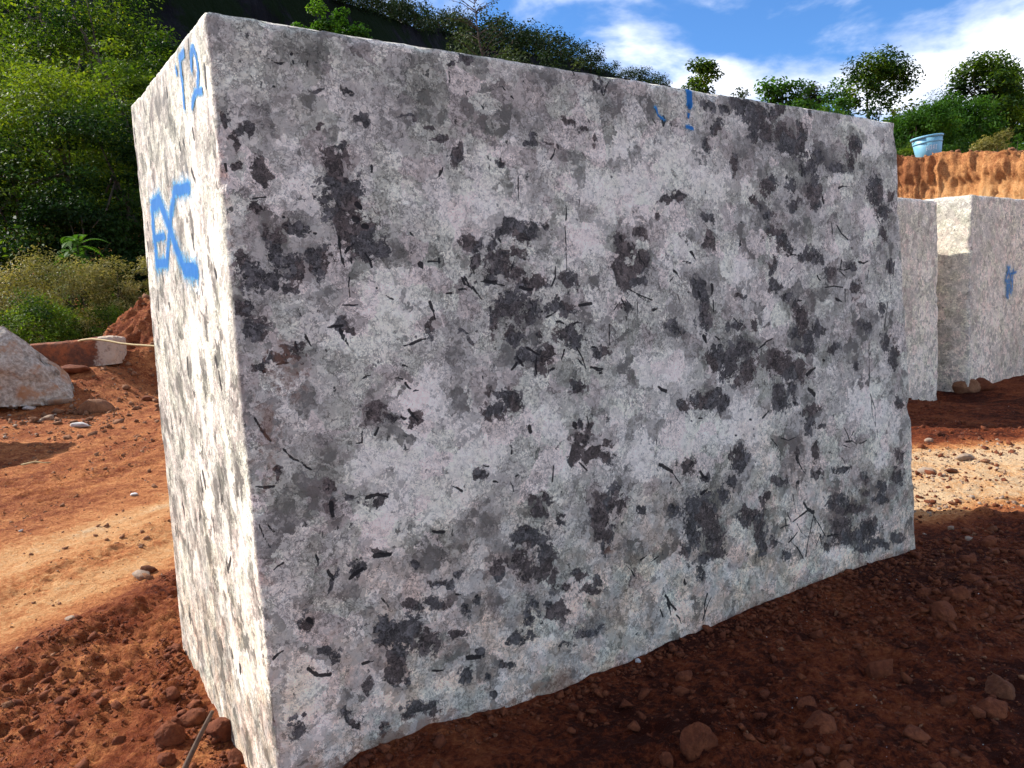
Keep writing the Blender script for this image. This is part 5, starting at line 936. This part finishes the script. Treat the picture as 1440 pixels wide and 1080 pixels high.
mass('undergrowth', behind, 30000, .26, M_L7, 62)

# trees seen above the blocks
AG = 'trees showing above the largest block'
rows = [
 (440, 8, 84, 19, 7000, .105, M_L2, 'bright leafy tree top showing above the left part of the largest block', 'g'),
 (486, 20, 64, 20, 5000, .105, M_L2, 'smaller bright tree top right of the first one above the largest block', 'g'),
 (655, 48, 90, 44, 2600, .20, M_L5, 'olive tree top under the bare thin tree', 'g'),
 (712, 64, 90, 46, 2600, .20, M_L5, 'olive tree top right of the bare thin tree', 'g'),
 (770, 72, 70, 50, 2000, .21, M_L3, 'dark tree top above the black spot of the largest block', 'g'),
 (815, 84, 60, 54, 1700, .22, M_L5, 'dull green tree top above the middle of the long granite face', 'g'),
 (918, 103, 40, 60, 700, .20, M_L3, 'small dark tree top left of the blue paint on the largest block', 'g'),
 (985, 85, 66, 24, 3800, .115, M_L1, 'single rounded tree above the blue paint on the largest block', 'b'),
 (1040, 124, 36, 30, 500, .12, M_L5, 'tiny twiggy tree top right of the blue paint', 'b'),
 (1097, 109, 92, 19, 4200, .115, M_L2, 'bright bushy tree above the right part of the largest block', 'b'),
 (1142, 120, 66, 24, 2400, .11, M_L5, 'grey green tree top between the bright bush and the tall tree', 'b'),
 (1174, 114, 70, 22, 2800, .105, M_L2, 'light green tree left of the tall round tree', 'b'),
 (1226, 70, 124, 25, 11000, .125, M_L1, 'tall tree with thin grey upper branches, left of the bucket', 'b'),
 (1288, 148, 110, 17.5, 9000, .10, M_L2, 'bushy dark green tree with hanging leaves just left above the bucket', 'b'),
 (1345, 134, 130, 18.5, 11000, .105, M_L2, 'spreading green tree directly behind the bucket', 'b'),
 (1386, 72, 112, 21, 10000, .115, M_L1, 'tallest tree at the right, standing behind the bucket', 'b'),
 (1422, 90, 80, 22, 7000, .115, M_L1, 'tall dark tree near the right edge', 'b'),
 (1330, 112, 90, 27, 1400, .10, M_L5, 'thin grey green tree behind the spreading one', 'b'),
 (1455, 130, 60, 23, 2500, .115, M_L1, 'tree cut by the right edge of the picture', 'b'),
 (1252, 165, 60, 21, 4000, .11, M_L1, 'low dark tree right of the tall round tree', 'b')]
for i, (px, ty, wp, y, n, sz, mat, lab, kind) in enumerate(rows):
    loc, H, W = place(px, ty, wp, y, 'bank' if kind == 'b' else None)
    kw = dict(base=.08, clumps=48, top=.1)
    if kind == 'g': kw.update(base=min(.5, max(.2, 1-W*1.1/H)), clumps=70); n = int(n*1.7)
    if 'thin grey upper' in lab: kw.update(top=.25, clumps=64, gap=.9, base=.0)
    if 'hanging' in lab or 'spreading' in lab: kw.update(droop=.9, asp=.28, base=0., clumps=46)
    if 'tallest' in lab or 'tall dark' in lab: kw.update(top=.2, base=.0, clumps=64, gap=1.)
    if kind == 'b': kw['base'] = max(kw['base'], 1-1.7*W/H); n = int(n*1.35)
    tree(loc, H, W, n, sz, mat, lab, 'tree', 400+i, AG, **kw)
for i, (px, ty, wp, y, n, sz, mat, lab) in enumerate([
    (1400, 184, 66, 15.2, 3200, .07, M_L4, 'dry straw coloured bush on the earth bank right of the bucket'),
    (1432, 190, 44, 14.6, 2200, .06, M_L2, 'small green bush on the earth bank at the right edge'),
    (1275, 196, 40, 15.6, 2000, .06, M_L1, 'low dark bush on the earth bank left of the bucket'),
    (1350, 198, 70, 16, 3600, .07, M_L1, 'low dark bush on the earth bank right behind the bucket')]):
    loc, H, W = place(px, ty, wp, y, 'bank'); tree(loc, max(H, .25), W, n, sz, mat, lab, 'bush', 450+i, 'bushes on the earth bank', 'bush', base=-.1, clumps=26, r0=.015, asp=.25)
# thin bare tree
loc, H, W = place(660, -6, 60, 38); rg = np.random.default_rng(3)
e = empty('bare_tree', loc, 'thin nearly bare tree with spreading twigs against the sky above the largest block', 'tree')
parts = [tube(np.array([(0, 0, -.3), (.15, 0, H*.4), (.75, 0, H*.72), (.35, 0, H*.86), (.2, 0, H)]), [.13, .10, .06, .04, .01], 7)]; tips = []
for i in range(30):
    f = rg.uniform(.78, .99); st = np.array([.5-.3*(f-.78)*5, 0, H*f]); a = rg.choice([-1, 1]); L = rg.uniform(.5, 1.7)
    en = st+np.array([a*L*.9, rg.normal(0, .6), L*rg.uniform(.1, .7)]); parts.append(tube(np.array([st, (st+en)/2+np.array([0, 0, .12]), en]), [.022, .015, .006], 5))
    for j in range(3): tips.append(st+(en-st)*rg.uniform(.4, 1)+rg.normal(0, .16, 3))
V, F = join(parts); mesh('trunk', V, F, M_BARK, e, True, None, (0, 0, 0))
C = np.repeat(np.array(tips), 5, 0)+rg.normal(0, .12, (len(tips)*5, 3))
V, F = leaves(C, np.tile((0, 0, .3), (len(C), 1)), .16, rg); mesh('crown', V, F, M_L5, e, False, {'v': np.full(len(V), .4)}, (0, 0, 0))
# trees along the crest of the dark mountain
protos = []
for k in range(4):
    V, F, v, cc, cr_ = crown_geo(500+k, 1, .95, 1000, .085, 26, .02, top=.05, gap=1.35)
    tv, tf = trunk_geo(1, .95, cc, .022, np.random.default_rng(k), 5)
    protos.append(((V, F, v), (tv, tf)))
pm = []
RGp = 'trees along the crest of the dark mountain'
cx = np.array([c[0] for c in crest]); cyp = np.array([c[1] for c in crest]); cd = np.array([c[2] for c in crest])
rg = np.random.default_rng(17); px = 470.; i = 0; dat = {}
while px < 945:
    y = float(np.interp(px, cx, cd)); py = float(np.interp(px, cx, cyp)); hpx = rg.uniform(26, 44)*(1 if px < 840 else .55)
    p = at_depth(px, py+9, y); sc = hpx*y/CAM_F*1.15; k = i % 4
    e = empty('crest_tree', tuple(p), 'dark rounded tree on the crest of the shaded mountain', 'tree', RGp)
    e.rotation_euler = (0, 0, rg.random()*6.28); e.scale = (sc*rg.uniform(.9, 1.3), sc*rg.uniform(.9, 1.3), sc)
    if k not in dat:
        c = mesh('crown', protos[k][0][0], protos[k][0][1], M_L3, e, False, {'v': protos[k][0][2]}, (0, 0, 0))
        t = mesh('trunk', *protos[k][1], M_BARK, e, True, None, (0, 0, 0)); dat[k] = (c, t)
    else:
        for src in dat[k]:
            c = src.copy(); COL.objects.link(c); c.parent = e
    px += rg.uniform(8, 15); i += 1

# ------------------------------------------------------------------ bucket on the bank
pk = at_depth(1306, 215, 13.75); zb = float(bank_top(pk[0], pk[1]))
kx = pk[1]/CAM_F
def lathe(prof, n=40):
    V = []; F = []
    for r, z in prof:
        for i in range(n): V.append((r*math.cos(2*math.pi*i/n), r*math.sin(2*math.pi*i/n), z))
    for j in range(len(prof)-1):
        for i in range(n): F.append((j*n+i, j*n+(i+1) % n, (j+1)*n+(i+1) % n, (j+1)*n+i))
    return np.array(V), np.array(F)
rt_, rb_, hb = 19.6*kx, 15.6*kx, 27*kx
m, T, b, out = material('light_blue_plastic')
P = T.node('ShaderNodeTexCoord').outputs['Object']; n = T.noise(P, 6, 5, .6)
T.l.new(T.mix(T.step(n, .35, .7), (.17, .40, .52), (.24, .48, .60)), b.inputs['Base Color']); b.inputs['Roughness'].default_value = .45; b.inputs['Specular IOR Level'].default_value = .4
M_BLUE = m
e = empty('bucket', (pk[0], pk[1], zb-.01), 'light blue plastic bucket standing slightly tilted on top of the orange earth bank', 'bucket')
e.rotation_euler = (math.radians(-3), math.radians(-5), .4)
V, F = lathe([(0.001, 0), (rb_*.97, 0), (rb_, .01), (rt_*.985, hb), (rt_*.955, hb), (rb_*.94, .03), (.001, .028)]); mesh('body', V, F, M_BLUE, e, True, None, (0, 0, 0))
V, F = lathe([(rt_*.99, hb-.03), (rt_*1.045, hb-.028), (rt_*1.055, hb-.005), (rt_*1.03, hb+.006), (rt_*.955, hb+.004), (rt_*.95, hb-.02)]); mesh('rim', V, F, M_BLUE, e, True, None, (0, 0, 0))
for f in (.70,):
    r = rb_+(rt_-rb_)*f; V, F = lathe([(r-.004, hb*f-.014), (r+.007, hb*f-.01), (r+.007, hb*f+.008), (r-.002, hb*f+.013)]); mesh('hoop', V, F, M_BLUE, e, True, None, (0, 0, 0))
# faded white print on the side towards the quarry
m2, T, b, out = material('faded_white_print'); b.inputs['Base Color'].default_value = (.72, .78, .80, 1); b.inputs['Roughness'].default_value = .6
parts = []
rg = np.random.default_rng(2)
def arc_quad(a0, a1, z0, z1):
    A = np.linspace(a0, a1, 4); V = []
    for z in (z0, z1):
        for a in A:
            r = rb_+(rt_-rb_)*z/hb+.0025; V.append((r*math.cos(a), r*math.sin(a), z))
    return np.array(V), np.array([(i, i+1, i+5, i+4) for i in range(3)])
for i in range(7):
    a = -math.pi*.5-.4-.62+i*.12; z0 = hb*(.27+.02*(i % 2))
    parts.append(arc_quad(a, a+.035, z0, z0+hb*.24))
    if i % 2 == 0: parts.append(arc_quad(a+.03, a+.085, z0+hb*(.20 if i % 4 else .09), z0+hb*(.24 if i % 4 else .13)))
V, F = join(parts); mesh('printed_marks', V, F, m2, e, False, None, (0, 0, 0))
hp_ = [(rt_*1.02*math.cos(t), rt_*.35*math.sin(t)*0-.0+rt_*1.02*math.sin(t), hb-.02-.06*math.sin(t)*0) for t in np.linspace(math.pi*.05, math.pi*.95, 20)]
hp_ = [(x, y*1.03, z-.09*math.sin(t)) for (x, y, z), t in zip(hp_, np.linspace(0, math.pi, 20))]
V, F = tube(np.array(hp_), .006, 6); mesh('handle', V, F, M_TWIG, e, True, None, (0, 0, 0))
